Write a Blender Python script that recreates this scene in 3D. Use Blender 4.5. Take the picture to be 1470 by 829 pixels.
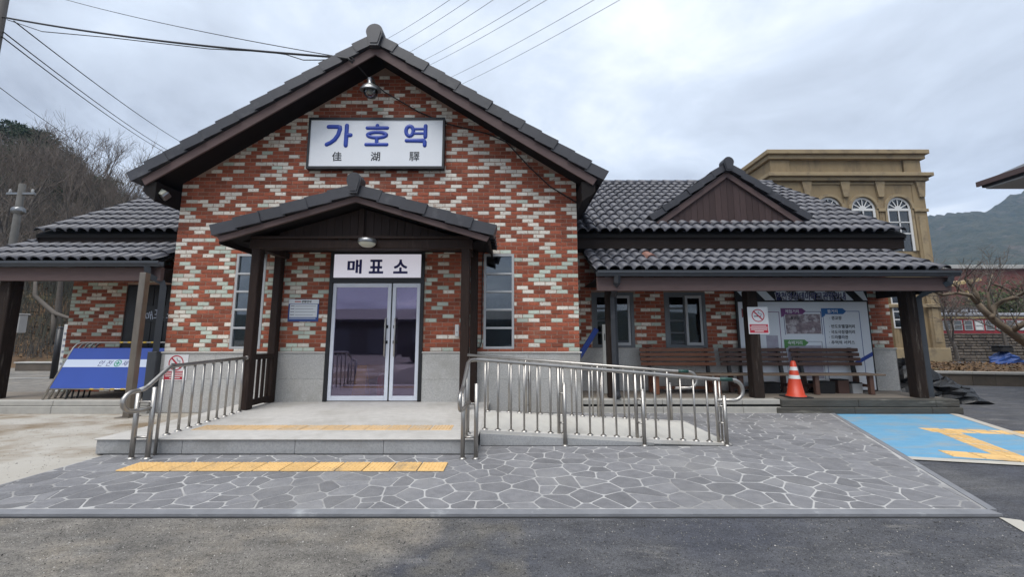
import bpy, math, random
from mathutils import Vector, Matrix
R = math.radians
for o in list(bpy.data.objects): bpy.data.objects.remove(o)
SC = bpy.context.scene
COL = SC.collection

# ------------------------------------------------------------------ camera
FPX, CAM_H = 560.0, 1.40
PITCH = math.atan(72 / 560)
cd = bpy.data.cameras.new('camera'); cam = bpy.data.objects.new('camera', cd); COL.objects.link(cam)
cd.sensor_width = 36; cd.lens = 36 * FPX / 1470; cd.clip_start = .05; cd.clip_end = 6000
cam.location = (0, 0, CAM_H); cam.rotation_euler = (R(90) + PITCH, 0, 0)
SC.camera = cam

# ------------------------------------------------------------------ sky, sun, exposure
SUN_EL, SUN_AZ = R(64), R(205)          # azimuth clockwise from +Y: behind the camera, a little to the left
w = bpy.data.worlds.new('World'); SC.world = w; w.use_nodes = True
nt = w.node_tree; nt.nodes.clear(); N = nt.nodes.new; L = nt.links.new
out = N('ShaderNodeOutputWorld'); bgs = N('ShaderNodeBackground'); bgc = N('ShaderNodeBackground'); mx = N('ShaderNodeMixShader')
sky = N('ShaderNodeTexSky'); sky.sky_type = 'NISHITA'; sky.sun_disc = False; sky.sun_elevation = SUN_EL; sky.sun_rotation = SUN_AZ
L(sky.outputs[0], bgs.inputs[0]); bgs.inputs[1].default_value = .085
tc = N('ShaderNodeTexCoord'); sep = N('ShaderNodeSeparateXYZ'); L(tc.outputs['Generated'], sep.inputs[0])
def mth(op, a, b=None, clamp=False):
    n = N('ShaderNodeMath'); n.operation = op; n.use_clamp = clamp
    for i, x in enumerate((a, b)):
        if x is None: continue
        if isinstance(x, (int, float)): n.inputs[i].default_value = x
        else: L(x, n.inputs[i])
    return n.outputs[0]
zz = mth('ADD', mth('MAXIMUM', sep.outputs[2], 0.0), .16)
cmb = N('ShaderNodeCombineXYZ'); L(mth('DIVIDE', sep.outputs[0], zz), cmb.inputs[0]); L(mth('DIVIDE', sep.outputs[1], zz), cmb.inputs[1])
def wnoise(scale, detail, rough, off):
    mp = N('ShaderNodeMapping'); mp.inputs['Location'].default_value = off; L(cmb.outputs[0], mp.inputs[0])
    n = N('ShaderNodeTexNoise'); n.inputs['Scale'].default_value = scale; n.inputs['Detail'].default_value = detail
    n.inputs['Roughness'].default_value = rough; n.inputs['Distortion'].default_value = .5; L(mp.outputs[0], n.inputs[0]); return n.outputs[0]
n1 = wnoise(.62, 7, .55, (3.1, 1.7, 0)); n2 = wnoise(1.6, 6, .6, (7.3, 4.4, 2)); n3 = wnoise(.4, 3, .5, (1.3, 9.4, 5))
cr = N('ShaderNodeValToRGB'); L(mth('ADD', mth('MULTIPLY', n1, .62), mth('MULTIPLY', n2, .38)), cr.inputs[0])
e = cr.color_ramp.elements; e[0].position = .38; e[0].color = (.33, .36, .42, 1); e[1].position = .63; e[1].color = (.84, .88, .93, 1)
m1 = e.new(.45); m1.color = (.47, .52, .60, 1); m2 = e.new(.53); m2.color = (.58, .645, .74, 1)
L(cr.outputs[0], bgc.inputs[0]); bgc.inputs[1].default_value = .77
fac = N('ShaderNodeMapRange'); L(n3, fac.inputs[0]); fac.inputs[1].default_value = .30; fac.inputs[2].default_value = .48
fac.inputs[3].default_value = .62; fac.inputs[4].default_value = 1.0
L(fac.outputs[0], mx.inputs[0]); L(bgs.outputs[0], mx.inputs[1]); L(bgc.outputs[0], mx.inputs[2]); L(mx.outputs[0], out.inputs[0])

sl = bpy.data.lights.new('sun', 'SUN'); so = bpy.data.objects.new('sun', sl); COL.objects.link(so)
sl.energy = 2.0; sl.angle = R(40); sl.color = (1, .975, .94)
sd = Vector((math.sin(SUN_AZ) * math.cos(SUN_EL), math.cos(SUN_AZ) * math.cos(SUN_EL), math.sin(SUN_EL)))
so.rotation_euler = sd.to_track_quat('Z', 'Y').to_euler(); so.location = sd * 60
vs = SC.view_settings; vs.view_transform = 'Standard'; vs.look = 'None'; vs.exposure = .90; vs.gamma = 1; vs.use_curve_mapping = False

# ------------------------------------------------------------------ helpers
_C, _S = math.cos(PITCH), math.sin(PITCH)
def _d(u, v):
    a = (u - 735) / FPX; b = (414.5 - v) / FPX
    return a, _C - b * _S, _S + b * _C
def at(u, v, Y):                          # the point at depth Y seen in that direction
    a, y, z = _d(u, v); t = Y / y; return Vector((a * t, Y, CAM_H + z * t))
def gnd(u, v, z=0.):
    a, y, c = _d(u, v); t = (z - CAM_H) / c; return Vector((a * t, y * t, z))

class MB:
    def __init__(s): s.v = []; s.f = []; s.m = []; s.sm = []
    def face(s, pts, mi=0, smooth=False):
        b = len(s.v); s.v += [tuple(p) for p in pts]; s.f.append(tuple(range(b, b + len(pts)))); s.m.append(mi); s.sm.append(smooth)
    def poly(s, verts, faces, mi=0, smooth=False):
        b = len(s.v); s.v += [tuple(p) for p in verts]
        for f in faces: s.f.append(tuple(b + i for i in f)); s.m.append(mi); s.sm.append(smooth)
    def box(s, x0, x1, y0, y1, z0, z1, mi=0):
        x0, x1 = sorted((x0, x1)); y0, y1 = sorted((y0, y1)); z0, z1 = sorted((z0, z1))
        s.poly([(x0, y0, z0), (x1, y0, z0), (x1, y1, z0), (x0, y1, z0), (x0, y0, z1), (x1, y0, z1), (x1, y1, z1), (x0, y1, z1)],
               [(0, 3, 2, 1), (4, 5, 6, 7), (0, 1, 5, 4), (1, 2, 6, 5), (2, 3, 7, 6), (3, 0, 4, 7)], mi); return s
    def bbox(s, x0, x1, y0, y1, z0, z1, c=.008, mi=0):       # box with chamfered edges
        x0, x1 = sorted((x0, x1)); y0, y1 = sorted((y0, y1)); z0, z1 = sorted((z0, z1))
        c = min(c, (x1 - x0) * .45, (y1 - y0) * .45, (z1 - z0) * .45); V = []; I = {}
        for sx in (0, 1):
            for sy in (0, 1):
                for sz in (0, 1):
                    X = (x0, x1)[sx]; Yv = (y0, y1)[sy]; Z = (z0, z1)[sz]; dx = c * (1 - 2 * sx); dy = c * (1 - 2 * sy); dz = c * (1 - 2 * sz)
                    for k, p in (('x', (X, Yv + dy, Z + dz)), ('y', (X + dx, Yv, Z + dz)), ('z', (X + dx, Yv + dy, Z))):
                        I[sx, sy, sz, k] = len(V); V.append(p)
        F = []
        for a in (0, 1):
            q = [(0, 0), (1, 0), (1, 1), (0, 1)]
            F.append([I[a, i, j, 'x'] for i, j in (q if a else q[::-1])])
            F.append([I[i, a, j, 'y'] for i, j in (q[::-1] if a else q)])
            F.append([I[i, j, a, 'z'] for i, j in (q if a else q[::-1])])
        for a in (0, 1):
            for b in (0, 1):
                F.append([I[a, b, 0, 'x'], I[a, b, 1, 'x'], I[a, b, 1, 'y'], I[a, b, 0, 'y']])
                F.append([I[a, 0, b, 'x'], I[a, 1, b, 'x'], I[a, 1, b, 'z'], I[a, 0, b, 'z']])
                F.append([I[0, a, b, 'y'], I[1, a, b, 'y'], I[1, a, b, 'z'], I[0, a, b, 'z']])
                for d in (0, 1): 
                    F.append([I[a, b, d, 'x'], I[a, b, d, 'y'], I[a, b, d, 'z']])
        s.poly(V, F, mi); return s
    def prism(s, pts, y0, y1, mi=0):                         # outline in x,z extruded along y
        n = len(pts); b = len(s.v)
        V = [(p[0], y0, p[1]) for p in pts] + [(p[0], y1, p[1]) for p in pts]
        F = [tuple(range(n)), tuple(range(2 * n - 1, n - 1, -1))] + [(i, i + n, (i + 1) % n + n, (i + 1) % n) for i in range(n)]
        s.poly(V, F, mi); return s
    def slab(s, pts, z0, z1, mi=0):                          # outline in x,y extruded along z
        n = len(pts)
        V = [(p[0], p[1], z0) for p in pts] + [(p[0], p[1], z1) for p in pts]
        F = [tuple(range(n - 1, -1, -1)), tuple(range(n, 2 * n))] + [(i, (i + 1) % n, (i + 1) % n + n, i + n) for i in range(n)]
        s.poly(V, F, mi); return s
    def xprism(s, pts, x0, x1, mi=0):                        # outline in y,z extruded along x
        n = len(pts)
        V = [(x0, p[0], p[1]) for p in pts] + [(x1, p[0], p[1]) for p in pts]
        F = [tuple(range(n)), tuple(range(2 * n - 1, n - 1, -1))] + [(i, i + n, (i + 1) % n + n, (i + 1) % n) for i in range(n)]
        s.poly(V, F, mi); return s
    def tube(s, pts, r, n=8, mi=0, cap=True, smooth=True):
        pts = [Vector(p) for p in pts]; k = len(pts); rs = r if isinstance(r, (list, tuple)) else [r] * k
        t0 = (pts[1] - pts[0]).normalized(); a = Vector((0, 0, 1)) if abs(t0.z) < .9 else Vector((1, 0, 0))
        u = t0.cross(a).normalized(); V = []; pt = t0
        for i, p in enumerate(pts):
            t = (pts[min(i + 1, k - 1)] - pts[max(i - 1, 0)]).normalized()
            u = pt.rotation_difference(t) @ u; pt = t; w_ = t.cross(u)
            sc = 1.0
            if 0 < i < k - 1:
                c_ = max(.5, math.sqrt(max(.25, (1 + (p - pts[i - 1]).normalized().dot((pts[i + 1] - p).normalized())) / 2))); sc = 1 / c_
            for j in range(n):
                q = 2 * math.pi * j / n; V.append(p + (u * math.cos(q) + w_ * math.sin(q)) * rs[i] * (1 + (sc - 1) * .5))
        F = [(i * n + j, i * n + (j + 1) % n, (i + 1) * n + (j + 1) % n, (i + 1) * n + j) for i in range(k - 1) for j in range(n)]
        if cap: F += [tuple(range(n - 1, -1, -1)), tuple(range((k - 1) * n, k * n))]
        s.poly(V, F, mi, smooth); return s
    def lathe(s, prof, c=(0, 0, 0), n=16, mi=0, smooth=True, M=None):
        V = []; c = Vector(c)
        for r, z in prof:
            for j in range(n):
                q = 2 * math.pi * j / n; p = Vector((r * math.cos(q), r * math.sin(q), z))
                if M: p = M @ p
                V.append(c + p)
        F = [(i * n + j, i * n + (j + 1) % n, (i + 1) * n + (j + 1) % n, (i + 1) * n + j) for i in range(len(prof) - 1) for j in range(n)]
        s.poly(V, F, mi, smooth); return s
    def ball(s, c, r, n=8, mi=0):
        k = max(4, n // 2)
        s.lathe([(max(1e-4, r * math.sin(math.pi * i / k)), -r * math.cos(math.pi * i / k)) for i in range(k + 1)], c, n, mi); return s
    def mat(s, M, v0=0):
        for i in range(v0, len(s.v)): s.v[i] = tuple(M @ Vector(s.v[i]))
        return s

def world_of(o):
    v = Vector((0, 0, 0))
    while o: v += o.location; o = o.parent
    return v
def obj(name, mb, mats, parent=None, loc=None):
    o_ = world_of(parent) if parent else Vector((0, 0, 0))
    org = Vector(loc) if loc else o_
    me = bpy.data.meshes.new(name)
    me.from_pydata([(x - org.x, y - org.y, z - org.z) for x, y, z in mb.v], [], mb.f)
    for m in (mats if isinstance(mats, (list, tuple)) else [mats]): me.materials.append(M[m] if isinstance(m, str) else m)
    me.polygons.foreach_set('material_index', mb.m); me.polygons.foreach_set('use_smooth', mb.sm); me.update()
    o = bpy.data.objects.new(name, me); COL.objects.link(o)
    if parent: o.parent = parent
    o.location = org - o_
    return o
def inst(name, me, parent, loc, rot=(0, 0, 0), mat=None, scale=None):
    o = bpy.data.objects.new(name, me); COL.objects.link(o); o.parent = parent
    o.location = Vector(loc) - (world_of(parent) if parent else Vector((0, 0, 0))); o.rotation_euler = rot
    if scale: o.scale = scale
    if mat:
        o.material_slots[0].link = 'OBJECT'; o.material_slots[0].material = M[mat]
    return o
def mesh_of(name, mb, mats):
    o = obj(name, mb, mats); me = o.data; bpy.data.objects.remove(o); return me
def tag(o, label=None, cat=None, group=None, kind=None):
    if label: o['label'] = label
    if cat: o['category'] = cat
    if group: o['group'] = group
    if kind: o['kind'] = kind
    return o
def thing(name, label, cat, loc, group=None):
    o = bpy.data.objects.new(name, None); COL.objects.link(o); o.location = loc; o.empty_display_size = .2
    return tag(o, label, cat, group)
def struct(name, mb, mats): return tag(obj(name, mb, mats), kind='structure')

# ------------------------------------------------------------------ materials
M = {}
def mat(name, c1, c2=None, scale=8., rough=.6, metal=0., bump=0., bscale=None, rand=0., c3=None, s3=.6, lo3=.5, hi3=.7, spec=None, stretch=None, detail=5, coat=0., mid=.5, soft=.25, bdist=.02):
    m = bpy.data.materials.new(name); m.use_nodes = True; t = m.node_tree; n_ = t.nodes.new; l = t.links.new
    b = t.nodes['Principled BSDF']; b.inputs['Roughness'].default_value = rough; b.inputs['Metallic'].default_value = metal
    if spec is not None: b.inputs['Specular IOR Level'].default_value = spec
    if coat: b.inputs['Coat Weight'].default_value = coat
    g = n_('ShaderNodeNewGeometry'); mp = n_('ShaderNodeMapping'); l(g.outputs['Position'], mp.inputs[0])
    if stretch: mp.inputs['Scale'].default_value = stretch
    def noise(sc, de=5, ro=.6):
        q = n_('ShaderNodeTexNoise'); q.inputs['Scale'].default_value = sc; q.inputs['Detail'].default_value = de; q.inputs['Roughness'].default_value = ro
        l(mp.outputs[0], q.inputs[0]); return q.outputs[0]
    def ramp(x, lo, hi):
        q = n_('ShaderNodeMapRange'); q.inputs[1].default_value = lo; q.inputs[2].default_value = hi; l(x, q.inputs[0]); return q.outputs[0]
    def mix(f, a, bb):
        q = n_('ShaderNodeMix'); q.data_type = 'RGBA'
        l(f, q.inputs[0]) if not isinstance(f, float) else setattr(q.inputs[0], 'default_value', f)
        for i, x in ((6, a), (7, bb)):
            if isinstance(x, tuple): q.inputs[i].default_value = (*x, 1)
            else: l(x, q.inputs[i])
        return q.outputs[2]
    col = None
    if c2: col = mix(ramp(noise(scale, detail), mid - soft, mid + soft), c1, c2)
    if c3: col = mix(ramp(noise(s3, 5, .65), lo3, hi3), col if col else c1, c3)
    if rand:
        if col is None: col = mix(0.0, c1, c1)
        oi = n_('ShaderNodeObjectInfo'); s_ = n_('ShaderNodeMath'); l(oi.outputs['Random'], s_.inputs[0]); l(g.outputs['Random Per Island'], s_.inputs[1])
        fr = n_('ShaderNodeMath'); fr.operation = 'FRACT'; l(s_.outputs[0], fr.inputs[0])
        mr = n_('ShaderNodeMapRange'); mr.inputs[3].default_value = 1 - rand; mr.inputs[4].default_value = 1 + rand; l(fr.outputs[0], mr.inputs[0])
        hs = n_('ShaderNodeHueSaturation'); l(mr.outputs[0], hs.inputs['Value']); l(col, hs.inputs['Color']); col = hs.outputs[0]
    if col: l(col, b.inputs['Base Color'])
    else: b.inputs['Base Color'].default_value = (*c1, 1)
    if bump:
        bp = n_('ShaderNodeBump'); bp.inputs['Strength'].default_value = bump; bp.inputs['Distance'].default_value = bdist
        l(noise(bscale or scale * 3, 6, .7), bp.inputs['Height']); l(bp.outputs[0], b.inputs['Normal'])
    M[name] = m; return m

mat('mortar', (.40, .265, .20), (.33, .22, .17), 6, .9, bump=.4, bscale=60)
mat('brick_red', (.385, .104, .052), (.255, .068, .037), 16, .82, rand=.30, bump=.8, bscale=60, c3=(.34, .17, .115), s3=1.3, lo3=.58, hi3=.78)
mat('brick_white', (.80, .765, .68), (.64, .58, .50), 22, .75, rand=.16, bump=.5, bscale=70, c3=(.40, .20, .13), s3=13, lo3=.58, hi3=.66)
mat('brick_mint', (.44, .53, .45), (.55, .58, .50), 20, .75, rand=.16, bump=.5, bscale=70, c3=(.36, .19, .13), s3=13, lo3=.60, hi3=.68)
mat('granite', (.52, .51, .485), (.36, .355, .345), 42, .62, rand=.07, bump=.15, c3=(.30, .285, .255), s3=1.1, lo3=.52, hi3=.76, soft=.16)
mat('granite_edge', (.38, .38, .38), (.25, .255, .26), 48, .62, rand=.06, c3=(.20, .20, .19), s3=1.4, lo3=.5, hi3=.75, bump=.08)
mat('granite_cap', (.56, .54, .50), (.46, .45, .43), 60, .6, c3=(.35, .33, .29), s3=1.2, lo3=.52, hi3=.75)
mat('slab_concrete', (.52, .50, .47), (.42, .405, .38), 9, .85, c3=(.33, .31, .275), s3=1.1, lo3=.50, hi3=.76, detail=8, bump=.25, bscale=80)
mat('ramp_concrete', (.55, .53, .48), (.46, .45, .42), 4, .85, c3=(.37, .35, .31), s3=1.1, lo3=.52, hi3=.78, bump=.25, bscale=80, stretch=(1.6, .5, 1))
mat('tile', (.082, .083, .100), (.068, .069, .083), 5, .50, rand=.11, bump=.15, bscale=40, spec=.6, c3=(.125, .12, .125), s3=2.2, lo3=.55, hi3=.8)
mat('tile_rust', (.28, .12, .08), (.16, .09, .08), 20, .6)
mat('verge', (.042, .042, .050), (.030, .030, .036), 5, .48, rand=.14, bump=.15, bscale=60, c3=(.085, .085, .09), s3=3.0, lo3=.56, hi3=.8)
mat('deck', (.016, .015, .015), None, rough=.9, spec=.18)
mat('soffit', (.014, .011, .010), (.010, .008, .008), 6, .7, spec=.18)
mat('fascia', (.125, .086, .082), (.096, .066, .063), 4, .6, stretch=(1, 1, 6), bump=.15, bscale=30, c3=(.12, .09, .085), s3=2, lo3=.58, hi3=.8, spec=.18)
mat('fascia_dark', (.022, .015, .013), (.014, .010, .009), 5, .7, bump=.15, bscale=30, spec=.18)
mat('timber', (.034, .020, .015), (.018, .011, .009), 9, .62, stretch=(4, 4, .5), bump=.4, bscale=22, c3=(.065, .045, .036), s3=2.2, lo3=.60, hi3=.80, spec=.18)
mat('timber_old', (.038, .025, .019), (.018, .013, .011), 9, .8, stretch=(4, 4, .5), bump=.6, bscale=22, c3=(.13, .11, .095), s3=3.0, lo3=.58, hi3=.76, spec=.18)
mat('plank', (.034, .023, .020), (.022, .015, .013), 9, .7, rand=.15, stretch=(4, 4, .5), bump=.3, bscale=25, spec=.18)
mat('plank_dormer', (.074, .050, .048), (.056, .038, .037), 9, .7, rand=.13, stretch=(4, 4, .5), bump=.3, bscale=25, spec=.18)
mat('gutter', (.045, .050, .058), (.034, .038, .045), 3, .45, c3=(.075, .08, .085), s3=3, lo3=.58, hi3=.8)
mat('black', (.012, .012, .014), None, rough=.45)
mat('rubber', (.018, .018, .019), None, rough=.8)
mat('alu', (.70, .73, .80), (.62, .65, .72), 3, .42, metal=.1)
mat('winframe', (.44, .45, .46), (.36, .37, .38), 6, .5)
mat('winframe_dark', (.13, .14, .15), None, rough=.5)
mat('steel', (.48, .46, .43), (.36, .34, .315), 7, .42, metal=1.0)
mat('steel_dull', (.27, .235, .195), (.18, .155, .13), 6, .40, metal=.85, stretch=(1, 1, .3))
mat('tape_green', (.012, .055, .045), None, rough=.5)
mat('sign_white', (.80, .82, .85), (.76, .78, .81), 2, .35)
mat('ticket_white', (.66, .64, .68), (.60, .58, .62), 2, .4)
mat('blue_letter', (.022, .065, .42), (.018, .055, .36), 9, .35)
mat('black_letter', (.012, .014, .02), None, rough=.5)
mat('navy_letter', (.018, .018, .13), None, rough=.5)
mat('white_letter', (.72, .72, .74), None, rough=.5)
mat('paper', (.70, .73, .76), None, rough=.5)
mat('notice_blue', (.03, .07, .25), None, rough=.4)
mat('print_grey', (.24, .25, .30), None, rough=.5)
mat('print_pink', (.50, .20, .18), None, rough=.5)
mat('sign_red', (.48, .022, .045), (.42, .02, .04), 10, .4)
mat('no_white', (.72, .72, .72), (.66, .66, .66), 3, .4)
mat('lamp_glass', (.55, .55, .45), None, rough=.35)
mat('lamp_metal', (.24, .245, .25), None, rough=.35, metal=.8)
mat('asphalt_road', (.075, .075, .078), (.055, .055, .058), 3, .9, bump=.5, bscale=120)
mat('joint', (.47, .465, .455), (.38, .375, .365), 7, .9, c3=(.27, .265, .26), s3=.9, lo3=.45, hi3=.60)
mat('stone', (.225, .223, .232), (.155, .155, .163), 9, .75, rand=.17, bump=.8, bscale=30, c3=(.265, .26, .258), s3=.7, lo3=.50, hi3=.72, detail=8)
mat('paving_border', (.23, .235, .25), (.16, .165, .178), 4, .8, bump=.3, bscale=60, c3=(.36, .37, .38), s3=2.5, lo3=.60, hi3=.72)
mat('tactile', (.70, .46, .19), (.60, .38, .15), 14, .75, rand=.12, c3=(.34, .25, .15), s3=3.0, lo3=.52, hi3=.76, detail=8)
mat('tactile_worn', (.58, .38, .18), (.48, .36, .23), 5, .8, rand=.10, c3=(.42, .39, .34), s3=1.0, lo3=.50, hi3=.68)
mat('blue_paint', (.105, .30, .48), (.17, .37, .53), 7, .8, c3=(.25, .33, .38), s3=3.2, lo3=.48, hi3=.66, bump=.5, bscale=90, detail=9, stretch=(.5, 1.2, 1))
mat('cream_line', (.50, .47, .41), (.40, .38, .34), 6, .85, bump=.3, bscale=80)
mat('white_line', (.50, .50, .48), (.34, .34, .33), 8, .85)
mat('step_wood', (.085, .080, .068), (.045, .043, .038), 6, .85, stretch=(.5, 3, 3), bump=.6, bscale=18, c3=(.22, .21, .18), s3=2.2, lo3=.55, hi3=.72)
mat('step_stone', (.40, .385, .35), (.31, .30, .275), 6, .8, bump=.25, bscale=50, c3=(.20, .19, .17), s3=1.2, lo3=.55, hi3=.8)
mat('porch_floor', (.23, .195, .155), (.165, .14, .115), 5, .8, stretch=(.4, 3, 1), bump=.3, bscale=20)
mat('bench_red', (.25, .092, .042), (.17, .064, .032), 6, .5, stretch=(.6, 4, 4), rand=.12, bump=.2, bscale=18)
mat('bench_brown', (.125, .062, .042), (.080, .042, .032), 6, .55, stretch=(.6, 4, 4), rand=.14, bump=.2, bscale=18)
mat('bench_seat', (.25, .18, .125), (.17, .12, .085), 6, .6, stretch=(.6, 4, 4), rand=.12, bump=.2, bscale=18)
mat('cone_orange', (.62, .065, .025), (.52, .05, .02), 6, .45)
mat('cone_white', (.70, .70, .68), None, rough=.4)
mat('barrier_blue', (.020, .062, .33), (.017, .052, .28), 1.5, .38)
mat('barrier_stripe', (.52, .58, .70), None, rough=.4)
mat('hazard_yellow', (.55, .36, .04), None, rough=.5)
mat('green_cross', (.02, .25, .16), None, rough=.5)
mat('beige', (.30, .225, .125), (.235, .172, .095), 2.2, .85, bump=.3, bscale=18, c3=(.145, .110, .070), s3=1.1, lo3=.52, hi3=.78, stretch=(1, 1, .28), detail=8)
mat('beige_trim', (.335, .26, .152), (.265, .20, .118), 1.5, .85, c3=(.14, .108, .075), s3=1.8, lo3=.52, hi3=.76)
mat('white_paint', (.66, .66, .64), (.58, .58, .57), 3, .5)
mat('tram_red', (.32, .020, .026), (.26, .018, .022), 2, .35)
mat('tram_cream', (.52, .38, .17), None, rough=.45)
mat('tram_roof', (.33, .34, .37), None, rough=.6)
mat('wall_stone', (.15, .122, .096), (.088, .074, .060), 2.2, .9, rand=.28, bump=.6, bscale=14)
mat('wall_joint', (.085, .072, .060), None, rough=.95)
mat('planter_cap', (.42, .41, .38), (.33, .32, .30), 3, .8)
mat('dead_leaves', (.17, .095, .042), (.095, .060, .032), 9, .95, rand=.35)
mat('leaf_floor', (.135, .080, .040), (.080, .055, .034), 1.6, .95, bump=.6, bscale=8, c3=(.10, .105, .045), s3=.5, lo3=.55, hi3=.7)
mat('bark', (.21, .165, .115), (.13, .10, .072), 10, .9, bump=.5, bscale=30)
mat('bark_grey', (.115, .098, .082), (.075, .064, .055), 10, .9, rand=.2)
mat('twig', (.16, .13, .108), (.11, .09, .076), 10, .9, rand=.2)
mat('brush', (.070, .060, .050), (.036, .032, .028), .35, .95, rand=.45, c3=(.050, .052, .036), s3=.15, lo3=.5, hi3=.65)
mat('needle', (.026, .050, .022), (.040, .060, .028), .5, .9, rand=.4)
mat('shrub_green', (.05, .075, .026), (.075, .085, .035), 2, .9, rand=.3)
mat('hill_ground', (.090, .072, .045), (.060, .055, .034), .5, .95, bump=.6, bscale=3)
mat('forest', (.016, .030, .015), (.080, .078, .045), .09, .95, bump=1.0, bscale=.16, bdist=6., c3=(.13, .105, .085), s3=.03, lo3=.58, hi3=.70, detail=8)
mat('red_brick_far', (.20, .062, .048), (.15, .05, .04), 3, .85)
mat('pole_concrete', (.095, .092, .086), (.066, .064, .060), 4, .85)
mat('pole_dark', (.060, .055, .052), None, rough=.8)
mat('cable', (.015, .015, .016), None, rough=.6)
mat('tarp', (.006, .006, .007), (.010, .010, .011), 6, .42, bump=.7, bscale=9)
mat('tarp_blue', (.012, .055, .24), (.010, .045, .18), 5, .5, bump=.6, bscale=9)
mat('plastic_grey', (.42, .42, .41), (.36, .36, .36), 4, .5)
mat('measure_board', (.50, .50, .46), (.44, .44, .41), 5, .5)
mat('purple', (.17, .035, .17), None, rough=.4)
mat('tag_green', (.075, .24, .06), None, rough=.4)
mat('tag_blue', (.02, .13, .36), None, rough=.4)
mat('tag_red', (.26, .035, .035), None, rough=.4)
mat('board_white', (.76, .79, .83), (.70, .73, .78), 1.0, .4)
mat('print_photo', (.34, .26, .28), (.12, .09, .11), 9, .45, c3=(.50, .46, .48), s3=6, lo3=.5, hi3=.6)
mat('print_pale', (.44, .44, .50), (.34, .30, .38), 7, .45)
mat('yellow_plastic', (.62, .36, .02), None, rough=.4)
mat('extinguisher', (.45, .015, .015), None, rough=.3)
mat('interior', (.30, .30, .31), None, rough=.9)
mat('curtain', (.40, .40, .40), (.3, .3, .3), 6, .9, stretch=(6, 1, .2))
mat('car_white', (.55, .55, .55), None, rough=.3, coat=.5)
mat('car_dark', (.03, .03, .035), None, rough=.3, coat=.5)
mat('shed', (.09, .085, .08), None, rough=.8)

def glass(name, tint, refl, fac, rough=.02):
    m = bpy.data.materials.new(name); m.use_nodes = True; t = m.node_tree; t.nodes.clear(); n_ = t.nodes.new; l = t.links.new
    o = n_('ShaderNodeOutputMaterial'); tr = n_('ShaderNodeBsdfTransparent'); gl = n_('ShaderNodeBsdfGlossy'); x = n_('ShaderNodeMixShader')
    tr.inputs[0].default_value = (*tint, 1); gl.inputs[0].default_value = (*refl, 1); gl.inputs['Roughness'].default_value = rough
    fr = n_('ShaderNodeFresnel'); fr.inputs[0].default_value = 1.5; a = n_('ShaderNodeMath'); a.operation = 'ADD'; a.use_clamp = True
    l(fr.outputs[0], a.inputs[0]); a.inputs[1].default_value = fac
    l(a.outputs[0], x.inputs[0]); l(tr.outputs[0], x.inputs[1]); l(gl.outputs[0], x.inputs[2]); l(x.outputs[0], o.inputs[0]); M[name] = m
glass('glass', (.66, .70, .72), (.85, .9, .95), .07)
glass('glass_film', (.85, .80, .88), (.62, .56, .76), .17)
glass('glass_shade', (.45, .48, .50), (.8, .85, .9), .06)

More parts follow.
